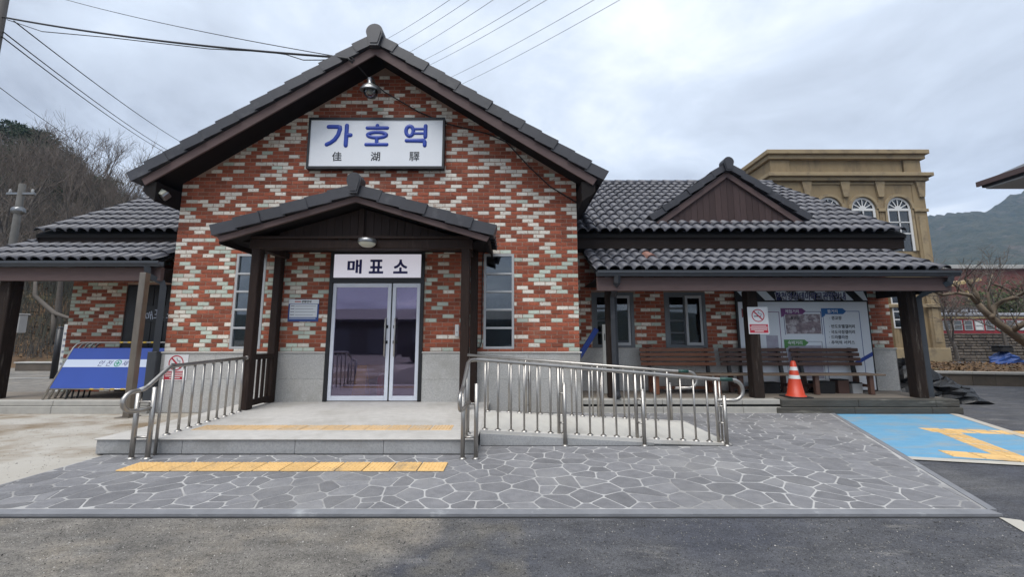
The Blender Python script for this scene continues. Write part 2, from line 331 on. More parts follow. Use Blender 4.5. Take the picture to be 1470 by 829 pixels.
# asphalt with old and newer patches (position decides which patch, as laid)
def asphalt():
    m = bpy.data.materials.new('asphalt'); m.use_nodes = True; t = m.node_tree; n_ = t.nodes.new; l = t.links.new; b = t.nodes['Principled BSDF']
    g = n_('ShaderNodeNewGeometry'); sp = n_('ShaderNodeSeparateXYZ'); l(g.outputs['Position'], sp.inputs[0])
    def noise(sc, de, st=None, off=(0, 0, 0), ro=.6):
        mp = n_('ShaderNodeMapping'); l(g.outputs['Position'], mp.inputs[0]); mp.inputs['Location'].default_value = off
        if st: mp.inputs['Scale'].default_value = st
        q = n_('ShaderNodeTexNoise'); q.inputs['Scale'].default_value = sc; q.inputs['Detail'].default_value = de; q.inputs['Roughness'].default_value = ro; l(mp.outputs[0], q.inputs[0]); return q.outputs[0]
    def mm(op, a, bb, cl=False):
        q = n_('ShaderNodeMath'); q.operation = op; q.use_clamp = cl
        for i, x in enumerate((a, bb)):
            if isinstance(x, (int, float)): q.inputs[i].default_value = x
            else: l(x, q.inputs[i])
        return q.outputs[0]
    def rng(x, lo, hi):
        q = n_('ShaderNodeMapRange'); q.inputs[1].default_value = lo; q.inputs[2].default_value = hi; l(x, q.inputs[0]); return q.outputs[0]
    def mix(f, a, bb):
        q = n_('ShaderNodeMix'); q.data_type = 'RGBA'; l(f, q.inputs[0])
        for i, x in ((6, a), (7, bb)):
            if isinstance(x, tuple): q.inputs[i].default_value = (*x, 1)
            else: l(x, q.inputs[i])
        return q.outputs[2]
    old = mix(rng(noise(2.2, 6), .35, .65), (.195, .180, .158), (.135, .126, .114))
    old = mix(rng(noise(.9, 5, None, (4, 2, 0)), .52, .68), old, (.24, .208, .165))
    new = mix(rng(noise(1.6, 6), .35, .65), (.062, .064, .074), (.100, .100, .104))
    new = mix(rng(noise(.8, 5, None, (9, 1, 0)), .5, .68), new, (.060, .063, .076))
    x = mm('ADD', sp.outputs[0], mm('MULTIPLY', mm('SUBTRACT', noise(1.1, 5), .5), 1.1))
    edge = rng(mm('ADD', x, mm('MULTIPLY', sp.outputs[1], -.30)), -1.72, -1.42)
    band = mm('MULTIPLY', rng(x, -.62, -.5), rng(x, .12, 0.))
    c = mix(edge, old, new)
    c = mix(mm('MULTIPLY', mm('MULTIPLY', band, rng(sp.outputs[1], 3.35, 3.1)), rng(noise(3, 5), .35, .6)), c, (.115, .108, .098))
    c = mix(mm('MULTIPLY', rng(noise(5, 6, (.30, 1.1, 1), (2, 5, 0)), .60, .72), .75), c, (.22, .21, .195))
    c = mix(rng(noise(38, 3, None, (0, 3, 1)), .70, .78), c, (.26, .25, .24))
    gr = n_('ShaderNodeMix'); gr.data_type = 'RGBA'; gr.blend_type = 'MULTIPLY'; gr.inputs[0].default_value = 1; l(c, gr.inputs[6])
    gv = n_('ShaderNodeMapRange'); l(mm('ADD', mm('ADD', mm('MULTIPLY', noise(120, 2, None, (1, 1, 4), .7), .45), mm('MULTIPLY', noise(36, 3, None, (2, 7, 4), .7), .27)), mm('MULTIPLY', noise(5, 6, (.55, 1.3, 1), (6, 1, 4), .7), .28)), gv.inputs[0]); gv.inputs[1].default_value = .40; gv.inputs[2].default_value = .60; gv.inputs[3].default_value = .38; gv.inputs[4].default_value = 1.70
    l(gv.outputs[0], gr.inputs[7]); c = gr.outputs[2]
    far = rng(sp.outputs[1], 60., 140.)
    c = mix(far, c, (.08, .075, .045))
    l(c, b.inputs['Base Color']); b.inputs['Roughness'].default_value = .88
    bp = n_('ShaderNodeBump'); bp.inputs['Strength'].default_value = .8; bp.inputs['Distance'].default_value = .012; l(noise(110, 5, ro=.75), bp.inputs['Height']); l(bp.outputs[0], b.inputs['Normal'])
    M['asphalt'] = m
asphalt()
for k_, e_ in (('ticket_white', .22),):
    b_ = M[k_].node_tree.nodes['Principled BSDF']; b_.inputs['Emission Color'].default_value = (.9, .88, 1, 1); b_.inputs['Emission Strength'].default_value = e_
mat('apron', (.46, .44, .40), (.36, .335, .29), 1.8, .9, bump=.3, bscale=60, c3=(.20, .150, .095), s3=.50, lo3=.44, hi3=.56, stretch=(.7, 1.0, 1), detail=9)

# ------------------------------------------------------------------ ground
mb = MB(); mb.face([(-2500, -2500, 0), (2500, -2500, 0), (2500, 2500, 0), (-2500, 2500, 0)]); struct('ground', mb, 'asphalt')
mb = MB(); mb.face([(-16, -6, .006), (-4.9, -6, .006), (-4.9, 7.56, .006), (-16, 7.56, .006)]); struct('concrete_apron', mb, 'apron')
mb = MB()
for a, b in (((-60, 12.2), (-5, 14.6)),):
    mb.face([(a[0], a[1], .004), (b[0], b[1], .004), (b[0], b[1] + .14, .004), (a[0], a[1] + .14, .004)])
struct('road_marking', mb, 'white_line')

def clip(poly, nx, ny, d):
    r = []
    for i, p in enumerate(poly):
        q = poly[(i + 1) % len(poly)]; a = nx * p[0] + ny * p[1] - d; b = nx * q[0] + ny * q[1] - d
        if a <= 0: r.append(p)
        if (a < 0 < b) or (b < 0 < a): t = a / (a - b); r.append((p[0] + t * (q[0] - p[0]), p[1] + t * (q[1] - p[1])))
    return r
# crazy paving
rnd = random.Random(4)
PX0, PY0, PY1 = -4.86, 3.40, 7.50
def pxr(y): return 3.85 + (y - 3.33) * .5
mb = MB(); mb.slab([(-4.88, 3.30), (pxr(3.30) + .02, 3.30), (pxr(7.53) + .02, 7.53), (-4.88, 7.53)], .001, .016)
paving = struct('paving', mb, 'joint')
mb = MB(); mb.slab([(-4.9, 3.285), (pxr(3.285) + .05, 3.285), (pxr(3.375), 3.375), (-4.9, 3.375)], .002, .023); obj('border_strip', mb, 'paving_border', paving)
mb = MB(); mb.slab([(pxr(3.376), 3.376), (pxr(3.376) + .07, 3.376), (pxr(7.5) + .07, 7.5), (pxr(7.5), 7.5)], .002, .021); obj('border_strip', mb, 'paving_border', paving)
mb = MB(); mb.box(-12, pxr(3.28) + .05, 3.262, 3.286, .0005, .003); obj('seam', mb, 'rubber', paving)
mb = MB(); mb.box(PX0 - .1, -.43, 4.885, 4.912, .017, .0215); obj('seam', mb, 'rubber', paving)
mb = MB(); mb.box(-.40, 2.86, 5.268, 5.29, .017, .0215); obj('seam', mb, 'rubber', paving)
seeds = []
y = PY0 - .2; row = 0
while y < PY1 + .3:
    x = PX0 - .3 + (row % 2) * .18
    while x < pxr(y) + .4:
        seeds.append((x + rnd.uniform(-.12, .12), y + rnd.uniform(-.09, .09))); x += .25 * rnd.uniform(.70, 1.32)
    y += .205; row += 1
base = [(PX0, PY0), (pxr(PY0) - .03, PY0), (pxr(PY1) - .03, PY1), (PX0, PY1)]
cells = []
for i, s in enumerate(seeds):
    p = base
    for j, t in enumerate(seeds):
        dx, dy = t[0] - s[0], t[1] - s[1]; d2 = dx * dx + dy * dy
        if i == j or d2 > 1.2: continue
        ln = math.sqrt(d2); nx, ny = dx / ln, dy / ln
        p = clip(p, nx, ny, nx * (s[0] + t[0]) / 2 + ny * (s[1] + t[1]) / 2 - .0056)
        if len(p) < 3: break
    if len(p) < 3: continue
    cx = sum(q[0] for q in p) / len(p); cy = sum(q[1] for q in p) / len(p)
    if -4.9 < cx < -.5 and cy > 5.05: continue
    if -.5 < cx < 2.75 and 5.35 < cy < 6.6: continue
    if -.6 < cx < 1.3 and cy > 7.6: continue
    ar = abs(sum(p[k][0] * p[(k + 1) % len(p)][1] - p[(k + 1) % len(p)][0] * p[k][1] for k in range(len(p)))) / 2
    if ar < .004: continue
    q = []
    for k in range(len(p)):                                  # worn corners
        a, b = p[k], p[(k + 1) % len(p)]; q += [(a[0] * .88 + b[0] * .12, a[1] * .88 + b[1] * .12), (a[0] * .12 + b[0] * .88, a[1] * .12 + b[1] * .88)]
    cells.append((cy, cx, q))
cells.sort()
def stone_mesh(mb, q, cx, cy):
    n = len(q); zt = .0182 + rnd.uniform(0, .0012); b = len(mb.v)
    V = [(x, y, .014) for x, y in q] + [(x + (cx - x) * .035, y + (cy - y) * .035, zt) for x, y in q]
    mb.poly(V, [tuple(range(n, 2 * n))] + [(i, (i + 1) % n, (i + 1) % n + n, i + n) for i in range(n)])
rest = MB()
for k, (cy, cx, q) in enumerate(cells):
    if k < 300:
        mb = MB(); stone_mesh(mb, q, cx, cy); obj('paving_stone', mb, 'stone', paving, loc=(cx, cy, .016))
    else: stone_mesh(rest, q, cx, cy)
if rest.v: tag(obj('paving_stones', rest, 'stone', paving), kind='stuff')

# tactile tile mesh (0.285 m, raised dots)
def tactile_mesh(name, s, t, bars=False):
    mb = MB(); mb.bbox(-s / 2, s / 2, -s / 2, s / 2, 0, t, .004)
    if bars:
        for i in range(4):
            x = (i - 1.5) * s / 4; mb.poly([(x - .018, -s * .45, t - .001), (x + .018, -s * .45, t - .001), (x + .018, s * .45, t - .001), (x - .018, s * .45, t - .001), (x - .01, -s * .44, t + .005), (x + .01, -s * .44, t + .005), (x + .01, s * .44, t + .005), (x - .01, s * .44, t + .005)],
                    [(4, 5, 6, 7), (0, 1, 5, 4), (1, 2, 6, 5), (2, 3, 7, 6), (3, 0, 4, 7)])
    else:
        for i in range(6):
            for j in range(6):
                x, y = (i - 2.5) * s / 6.2, (j - 2.5) * s / 6.2; a, b = .015, .009
                mb.poly([(x - a, y, t - .001), (x, y - a, t - .001), (x + a, y, t - .001), (x, y + a, t - .001), (x - b, y, t + .007), (x, y - b, t + .007), (x + b, y, t + .007), (x, y + b, t + .007)],
                        [(4, 5, 6, 7), (0, 1, 5, 4), (1, 2, 6, 5), (2, 3, 7, 6), (3, 0, 4, 7)])
    return mesh_of(name, mb, 'tactile')
tm = tactile_mesh('tactile_tile', .276, .012)
tb = tactile_mesh('tactile_bar_tile', .280, .012, True)
for i in range(12): inst('tactile_tile', tm, paving, (-4.01 + i * .287, 4.425 + rnd.uniform(-.003, .003), .020), (0, 0, rnd.uniform(-.006, .006)))

# blue painted bay
bay = [(pxr(7.5) + .10, 7.5), (8.16, 7.5), (6.62, 4.55), (pxr(4.86) + .10, 4.86)]
mb = MB(); mb.face([(x, y, .005) for x, y in bay]); bayo = struct('painted_bay', mb, 'blue_paint')
def strip(a, b, wd, z, name, mt):
    a, b = Vector((*a, 0)), Vector((*b, 0)); d = (b - a).normalized(); n = Vector((-d.y, d.x, 0)) * wd / 2
    mb = MB(); mb.face([(p.x, p.y, z) for p in (a - n, b - n, b + n, a + n)]); return struct(name, mb, mt)
strip((8.22, 7.5), (6.55, 4.3), .13, .0095, 'bay_line', 'cream_line')
strip((4.62, 4.79), (6.66, 4.36), .13, .0135, 'bay_line', 'cream_line')
strip((pxr(3.30) + .04, 3.24), (3.25, 1.9), .12, .008, 'bay_line', 'cream_line')
def tile_row(a, b, z, off=0):
    a, b = Vector((*a[:2], 0)), Vector((*b[:2], 0)); d = b - a; n = max(1, round(d.length / .29)); d = d / n; ang = math.atan2(d.y, d.x) - math.pi / 2
    for i in range(n): p = a + d * (i + .5); inst('tactile_tile', tb, bayo, (p.x, p.y, z), (0, 0, ang))
tile_row(gnd(1326, 618), gnd(1500, 624), -.006)
tile_row(gnd(1352, 618), gnd(1455, 658), -.0035)
tile_row(gnd(1356, 652), gnd(1500, 663), -.001)

# ------------------------------------------------------------------ entrance platform and ramp
PL0, PL1, PF, WY = -5.02, -.42, 4.91, 7.70
mb = MB(); mb.box(PL0 + .02, PL1 - .02, PF + .02, WY, .0, .185); plat = struct('entrance_platform', mb, 'granite_edge')
mb = MB(); mb.bbox(PL0 - .015, PL1 + .0, PF - .02, WY - .004, .186, .20, .004); obj('top_slab', mb, 'slab_concrete', plat)
xs = [PL0, -3.98, -2.62, -1.55, PL1]
for a, b in zip(xs, xs[1:]):
    mb = MB(); mb.bbox(a + .002, b - .002, PF, PF + .019, .022, .185, .003); obj('riser_panel', mb, 'granite_edge', plat)
ys = [PF + .02, 5.85, 6.8, WY]
for a, b in zip(ys, ys[1:]):
    mb = MB(); mb.bbox(PL0, PL0 + .019, a + .002, b - .002, .005, .185, .003); obj('riser_panel', mb, 'granite_edge', plat)
for i in range(12):
    o = inst('tactile_tile', tm, plat, (-4.10 + i * .287, 5.48, .194), (0, 0, rnd.uniform(-.006, .006)), 'tactile_worn')
RX1, RY0, RY1 = 2.86, 5.30, 6.72
def rz(x): return .2 + (x - PL1) / (RX1 - PL1) * (.03 - .2)
mb = MB(); mb.prism([(PL1, .0), (RX1, .0), (RX1, .03), (PL1, .196)], RY0 + .02, RY1 - .02); ramp = struct('ramp', mb, 'granite_edge')
mb = MB(); mb.prism([(PL1 + .002, .1975), (RX1 + .01, .0315), (RX1 + .01, .034), (PL1 + .002, .204)], RY0 + .10, RY1 - .10); obj('ramp_deck', mb, 'ramp_concrete', ramp)
for y0, y1 in ((RY0, RY0 + .098), (RY1 - .098, RY1)):
    mb = MB(); mb.prism([(PL1 + .002, .10), (RX1, .012), (RX1, .04), (PL1 + .002, .212)], y0, y1); obj('ramp_kerb', mb, 'granite_cap', ramp)
for a, b in ((PL1, .72), (.72, 1.85)):
    mb = MB(); mb.prism([(a + .002, .018), (b - .002, .018), (b - .002, rz(b) - .03), (a + .002, rz(a) - .03)], RY0 - .012, RY0 + .01); obj('riser_panel', mb, 'granite_edge', ramp)

# porch floors
def porch_floor(x0, x1, y0, y1, z, gap, dark_from=None):
    mb = MB(); mb.box(x0 + .03, x1 - .03, y0 + .06, y1, 0, z - .03); f = struct('porch_floor', mb, 'black')
    mb = MB(); n = round((y1 - y0 - .2) / .22); d = (y1 - y0 - .2) / n
    for i in range(n):
        mb = MB(); mb.bbox(x0 + .02, x1 - .02, y0 + .2 + i * d + .003, y0 + .2 + (i + 1) * d - .003, z - .03, z, .004); obj('floor_plank', mb, 'porch_floor', f)
    x = x0
    split = dark_from if dark_from else x1
    cuts = []
    while x < split - .05: nx = min(x + 1.5, split); cuts.append((x, nx)); x = nx
    for a, b in cuts:
        mb = MB(); mb.bbox(a + .003, b - .003, y0, y0 + .2, z - .09, z - .001, .008); obj('edge_stone', mb, 'step_stone', f)
        mb = MB(); mb.bbox(a + .003, b - .003, y0 - .02, y0 + .2, .0, z - .09 - gap, .008); obj('edge_stone', mb, 'step_stone', f)
    if dark_from:
        x = dark_from
        while x < x1 - .05:
            nx = min(x + 1.45, x1)
            mb = MB(); mb.bbox(x + .004, nx - .004, y0 - .03, y0 + .2, .125, z + .004, .012); obj('edge_timber', mb, 'step_wood', f)
            mb = MB(); mb.bbox(x + .002 - .1, nx - .002 - .1 if nx < x1 else nx + .03, y0 - .045, y0 + .2, .0, .121, .012); obj('edge_timber', mb, 'step_wood', f)
            x = nx
    return f
porch_floor(1.335, 8.40, 7.55, 8.79, .26, .045, 5.05)
porch_floor(-11.6, -6.80, 7.52, 8.79, .24, .006)

# ------------------------------------------------------------------ station building
ST = thing('station_building', 'red and white brick railway station with dark tiled gable roof and two porches', 'building', (-2.72, 7.7, 0))
XL, XR, XC = -6.78, 1.32, -2.72
MZ0 = 1.155                                             # brickwork starts here
SLOPE = .644
def under(x): return 7.17 - SLOPE * abs(x - XC)         # wall top under the roof
DOOR = (-3.62, -1.745, 0.2, 3.17); WR = (-.56, .04, 1.20, 3.09); WL = (-5.52, -4.92, 1.20, 3.09)
def grid_wall(mb, x0, x1, z0, z1, y0, y1, holes):
    xs = sorted({x0, x1} | {h[0] for h in holes} | {h[1] for h in holes}); zs = sorted({z0, z1} | {h[2] for h in holes} | {h[3] for h in holes})
    xs = [x for x in xs if x0 <= x <= x1]; zs = [z for z in zs if z0 <= z <= z1]
    for a, b in zip(xs, xs[1:]):
        for c, d in zip(zs, zs[1:]):
            if any(h[0] <= (a + b) / 2 <= h[1] and h[2] <= (c + d) / 2 <= h[3] for h in holes): continue
            mb.box(a, b, y0, y1, c, d)
mb = MB(); grid_wall(mb, XL, XR, 0, 4.2, WY, WY + .22, [DOOR, WR, WL])
mb.prism([(XL, 4.2), (XR, 4.2), (XR, under(XR)), (XC, under(XC)), (XL, under(XL))], WY, WY + .22)
mb.box(XL, XL + .2, WY + .22, 15, 0, 4.3); mb.box(XR - .2, XR, WY + .22, 15, 0, 4.3); mb.box(XL, XR, 14.8, 15, 0, 4.3)
WALL = obj('main_wall', mb, 'mortar', ST)
mb = MB(); mb.box(XL + .2, XR - .2, WY + .22, 14.8, .15, .2); obj('interior_floor', mb, 'interior', WALL)
mb = MB(); mb.box(XL + .2, XR - .2, 10.6, 10.7, .2, 4.3); obj('interior_wall', mb, 'interior', WALL)

BL, BH, BG = .213, .0685, .0125                        # brick length, height, joint
bm_ = MB(); bm_.bbox(-BL / 2, BL / 2, -.007, .03, -BH / 2, BH / 2, .004); BRICK = mesh_of('brick', bm_, 'brick_red')
bricks = []
def lay(x0, x1, z0, z1, yf, holes, top=None, pw=lambda x, z: .4, pm=lambda x, z: .4, rs=1, dim=0):
    r = random.Random(rs); z = z0; k = 0; PT_ = BL + BG
    prev = set()
    while z + BH < z1:
        zc = z + BH / 2; off = (k % 2) * PT_ / 2; white = set(); run = 0
        for q in range(int((x1 - x0) / PT_) + 3):
            xq = x0 - off + (q + .5) * PT_; p = pw(xq, zc)
            below = (q in prev) + ((q - 1 if k % 2 else q + 1) in prev)      # stretchers step sideways from course to course
            p *= (.98, 1.08, .72)[below]; p *= (1, .80, .30, .05)[min(run, 3)]
            if r.random() < p: white.add(q); run += 1
            else: run = 0
        prev = white
        n = 0; x = x0 - off
        while x < x1:
            a, b = max(x, x0), min(x + BL, x1); xc = (a + b) / 2; segs = [(a, b)]
            for h in holes:
                if h[2] - .01 < zc < h[3] + .01:
                    ns = []
                    for s, t in segs:
                        if t <= h[0] or s >= h[1]: ns.append((s, t))
                        else:
                            if s < h[0] - .03: ns.append((s, h[0] - .004))
                            if t > h[1] + .03: ns.append((h[1] + .004, t))
                    segs = ns
            m = 'brick_red'
            if n in white: m = 'brick_mint' if r.random() < pm(xc, zc) else 'brick_white'
            for s, t in segs:
                if t - s < .03: continue
                if top and max(zc - top(s), zc - top(t)) > .05: continue
                bricks.append((s, t, zc, yf, m, r.uniform(-.0045, .002)))
            x += PT_; n += 1
        z += BH + BG; k += 1
def pw_main(x, z):
    if x < -4.0: return .50 if z < 4.4 else .42
    if x > -.7 and z < 3.3: return .40 if x > .35 else .22
    return .39
lay(XL + .003, XR - .003, MZ0, 7.0, WY, [DOOR, WR, WL], under, pw_main, lambda x, z: .55 if z < 3.3 else (.25 if z < 3.9 else .04), 11)
WW = 8.80; WX1 = 8.52
WIN1 = (1.80, 2.75, 1.20, 2.44); WIN2 = (3.44, 4.37, 1.20, 2.44)
lay(XR + .01, WX1, 1.20, 3.3, WW, [WIN1, WIN2], None, lambda x, z: .40, lambda x, z: .3, 12)
LDOOR = (-8.75, -6.95, .24, 2.62); LX0 = -9.98
lay(LX0, XL - .01, .245, 3.3, WW, [LDOOR], None, lambda x, z: .45, lambda x, z: .7, 13)
# the 300 that show largest become single bricks: the nearest ones in plain view
def seen_key(b):
    x, z = (b[0] + b[1]) / 2, b[2]
    hid = b[3] > 8 or (-5.0 < x < -.2 and z > 2.95) or (XC - 2 < x < XC + 2 and z > 4.7) or (b[1] - b[0] < BL - .004)
    return (hid, math.hypot(math.hypot(x, b[3]), z - CAM_H))
order = sorted(bricks, key=seen_key)
for s, t, zc, yf, m, dy in order[:300]: inst('brick', BRICK, WALL, ((s + t) / 2, yf + dy, zc), (0, 0, 0), m)
fields = {}
for b in order[300:]: fields.setdefault(b[3] if b[3] < 8 else (b[3], b[0] > 0), []).append(b)
brick_fields = {}
for k, lst in fields.items():
    mb = MB()
    for s, t, zc, yf, m, dy in lst:
        mb.bbox(s, t, yf + dy - .007, yf + .03, zc - BH / 2, zc + BH / 2, .004, ('brick_red', 'brick_white', 'brick_mint').index(m))
    brick_fields[k] = mb
tag(obj('brickwork', brick_fields[WY], ['brick_red', 'brick_white', 'brick_mint'], WALL), kind='stuff')

# granite base of the hall
def granite(x0, x1, y, z0, z1, parent, step=.95, hsplit=.62):
    n = max(1, round((x1 - x0) / step)); d = (x1 - x0) / n
    for i in range(n):
        for a, b in ((z0, hsplit), (hsplit, z1)):
            mb = MB(); mb.bbox(x0 + i * d + .0015, x0 + (i + 1) * d - .0015, y - .03, y - .001, a + .0015, b - .0015, .003); obj('granite_panel', mb, 'granite', parent)
    mb = MB(); mb.bbox(x0 - .012, x1 + .012, y - .05, y - .0008, z1, z1 + .028, .006); obj('granite_cap', mb, 'granite_cap', parent)
granite(XL - .02, DOOR[0] - .002, WY, .0, 1.118, WALL)
granite(DOOR[1] + .002, XR + .02, WY, .0, 1.118, WALL)
mb = MB(); mb.bbox(XR - .001, XR + .02, WY - .03, WW, 0, 1.118, .003); obj('granite_panel', mb, 'granite', WALL)

# windows of the hall
def pane_window(h, y, n, parent, fm='winframe', gm='glass', shade=False):
    x0, x1, z0, z1 = h; mb = MB(); t = .045
    mb.box(x0, x0 + t, y, y + .08, z0, z1); mb.box(x1 - t, x1, y, y + .08, z0, z1)
    mb.box(x0 + t, x1 - t, y, y + .08, z0, z0 + t); mb.box(x0 + t, x1 - t, y, y + .08, z1 - t, z1)
    w_ = obj('window', mb, fm, parent); d = (z1 - z0 - 2 * t) / n
    for i in range(n):
        if i:
            mb = MB(); mb.bbox(x0 + t, x1 - t, y - .006, y + .07, z0 + t + i * d - .021, z0 + t + i * d + .021, .006); obj('glazing_bar', mb, fm, w_)
        mb = MB(); a, b = z0 + t + i * d + (.018 if i else 0), z0 + t + (i + 1) * d - (.018 if i < n - 1 else 0)
        mb.box(x0 + t, x1 - t, y + .035, y + .041, a, b); p = obj('pane', mb, gm, w_)
    return w_
pane_window(WR, WY - .012, 5, ST); pane_window(WL, WY - .012, 5, ST)
mb = MB(); mb.box(WR[0] + .04, WR[1] - .04, WY + .5, WY + .52, 1.2, 2.2); obj('curtain', mb, 'curtain', WALL)

# entrance door
D = obj('entrance_door', MB().box(DOOR[0], DOOR[0] + .065, WY - .05, WY + .12, .2, 3.17).box(DOOR[1] - .065, DOOR[1], WY - .05, WY + .12, .2, 3.17)
        .box(DOOR[0] + .065, DOOR[1] - .065, WY - .05, WY + .12, 2.50, 2.60).box(DOOR[0] + .065, DOOR[1] - .065, WY - .05, WY + .12, 3.08, 3.17)
        .box(DOOR[0] + .065, DOOR[1] - .065, WY + .02, WY + .1, 2.60, 3.08), 'black', ST)
def leaf(x0, x1, y, hx, tilt=0):
    z0, z1, t = .215, 2.495, .07; mb = MB()
    mb.bbox(x0, x0 + t, y, y + .045, z0, z1, .006); mb.bbox(x1 - t, x1, y, y + .045, z0, z1, .006)
    mb.bbox(x0 + t, x1 - t, y, y + .045, z0, z0 + .09, .006); mb.bbox(x0 + t, x1 - t, y, y + .045, z1 - .085, z1, .006)
    o = obj('door_leaf', mb, 'alu', D)
    mb = MB(); mb.box(x0 + t, x1 - t, y + .018, y + .026, z0 + .09, z1 - .085); obj('glass_pane', mb, 'glass_film', D)
    mb = MB(); mb.tube([(hx, y - .005, 1.05), (hx, y - .055, 1.07), (hx, y - .055, 1.78), (hx, y - .005, 1.80)], .014, 8)
    obj('door_handle', mb, 'steel', D)
    mb = MB(); mb.bbox(hx - .045, hx + .045, y - .012, y + .0, 1.30, 1.36, .003).bbox(hx - .045, hx + .045, y - .012, y, 1.60, 1.66, .003); obj('lock_plate', mb, 'black', D)
leaf(DOOR[0] + .068, -2.39, WY - .02, -2.47)
leaf(-2.365, DOOR[1] - .068, WY - .02, -2.28)
mb = MB(); mb.box(-2.388, -2.367, WY - .015, WY + .03, .21, 2.49); obj('door_gap', mb, 'black', D)

# roof tiles
TW, TL, TR = .24, .435, .385
def tile_mb():
    mb = MB(); prof = [(0, 0), (.022, 0), (.034, .034), (.070, .064), (.12, .076), (.17, .064), (.206, .034), (.218, 0), (TW, 0)]; n = len(prof); V = []
    for y, dz in ((0, .044), (TL, .004)): V += [(x, y, z + dz) for x, z in prof]
    V += [(x, .002, z + .044 - .022) for x, z in prof]
    F = [(i, i + 1, i + 1 + n, i + n) for i in range(n - 1)] + [(i + 2 * n, i + 1 + 2 * n, i + 1, i) for i in range(n - 1)]
    mb.poly(V, F, 0, False)
    for i in range(n - 1): mb.sm[i] = True
    return mb
TMB = tile_mb(); TILE = mesh_of('roof_tile', TMB, 'tile')
def tile_roof(x0, ncol, nrow, O, sl, parent, single_rows, rust=None):
    th = math.atan(sl); u = Vector((0, math.cos(th), math.sin(th))); rest = MB(); r = random.Random(ncol)
    for j in range(nrow):
        for i in range(ncol):
            p = Vector((x0 + i * TW, O[0], O[1])) + u * (j * TR); jit = Vector((r.uniform(-.004, .004), 0, r.uniform(-.003, .003)))
            if j < single_rows: inst('roof_tile', TILE, parent, p + jit, (th + r.uniform(-.012, .012), 0, r.uniform(-.012, .012)), 'tile_rust' if rust == (i, j) else None)
            else:
                X = Matrix.Translation(p + jit) @ Matrix.Rotation(th + r.uniform(-.012, .012), 4, 'X') @ Matrix.Rotation(r.uniform(-.012, .012), 4, 'Z'); b = len(rest.v)
                rest.v += [tuple(X @ Vector(v)) for v in TMB.v]; rest.f += [tuple(b + k for k in f) for f in TMB.f]; rest.m += TMB.m; rest.sm += TMB.sm
    if rest.v: tag(obj('roof_tiling', rest, 'tile', parent), kind='stuff')

def verge(parent, p0, p1, n, yf, depth, h, name='verge_tile', lap=.034):
    # n edge tiles stepping up the slope from p0 (eave, x,z) to p1 (ridge, x,z); yf = front plane
    a, b = Vector((p0[0], 0, p0[1])), Vector((p1[0], 0, p1[1])); d = (b - a) / n; t = d.normalized(); nrm = Vector((-t.z, 0, t.x)); nrm = nrm if nrm.z > 0 else -nrm
    for i in range(n):
        q0 = a + d * i - t * .02; q1 = a + d * (i + 1) + t * .012
        lo0, lo1 = q0 + nrm * lap, q1 + nrm * .0
        pts = [lo0, lo1, lo1 + nrm * h, lo0 + nrm * h]
        if t.x < 0: pts = pts[::-1]
        r_ = random.Random(i); yy = yf + r_.uniform(-.006, .006) - .012 * (i % 2)
        mb = MB(); mb.prism([(p.x, p.z) for p in pts], yy, yf + depth)
        obj(name, mb, 'verge', parent, loc=((q0.x + q1.x) / 2, yf, (q0.z + q1.z) / 2))
def finial(parent, x, z, yf, r, drop, name='finial'):
    pts = [(x + r * math.cos(q), z + r * math.sin(q)) for q in [R(-25 + i * 230 / 14) for i in range(15)]] + [(x - r * .55, z - drop), (x + r * .55, z - drop)]
    mb = MB(); mb.prism(pts, yf - .05, yf + .16)
    inner = [(x + (p[0] - x) * .8, z + (p[1] - z) * .8 - .01) for p in pts]; mb.prism(inner, yf - .062, yf - .04)
    return obj(name, mb, 'verge', parent)

# main roof
FY = 7.10; EAVE_L, EAVE_R, FZ = -7.06, 1.62, 7.215
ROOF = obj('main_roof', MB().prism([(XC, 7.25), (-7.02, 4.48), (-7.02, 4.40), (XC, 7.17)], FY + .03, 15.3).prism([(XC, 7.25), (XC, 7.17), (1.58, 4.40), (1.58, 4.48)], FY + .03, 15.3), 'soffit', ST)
for sx, ex in ((-1, EAVE_L), (1, EAVE_R)):
    ez = FZ - SLOPE * abs(ex - XC); g = -sx * .06
    # board set into two lengths with a joint
    for a, b in ((0, .43), (.43, 1)):
        A = (ex + (XC - ex) * a, ez + (FZ - ez) * a); B = (ex + (XC - ex) * b, ez + (FZ - ez) * b); o_ = .002 * -sx
        pts = [(A[0], A[1] - (.20 if a else .15)), (B[0], B[1] - .20), B, A]
        if a == 0: pts[0] = (A[0] + sx * -.08, A[1] - .12)
        if sx > 0: pts = pts[::-1]
        mb = MB(); mb.prism(pts, FY - .0 + (.002 if a else 0), FY + .032); obj('fascia_board', mb, 'fascia', ROOF)
    e0 = -7.18 if sx < 0 else 1.70
    verge(ROOF, (e0, FZ + .0 - SLOPE * abs(e0 - XC)), (XC, FZ + .0), 14, FY - .045, .3, .20)
    # eave board and box under the overhang
    xe = -7.0 if sx < 0 else 1.56
    mb = MB(); mb.box(xe, xe + sx * .03, FY + .035, 15.3, 4.18, 4.42); obj('eave_board', mb, 'fascia_dark', ROOF)
    xa, xb = (xe, XL - .01) if sx < 0 else (XR + .01, xe)
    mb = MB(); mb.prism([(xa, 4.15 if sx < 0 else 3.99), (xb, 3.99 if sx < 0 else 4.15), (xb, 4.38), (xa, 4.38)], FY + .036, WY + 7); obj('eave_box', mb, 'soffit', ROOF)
finial(ROOF, XC, 7.43, FY - .06, .165, .30)
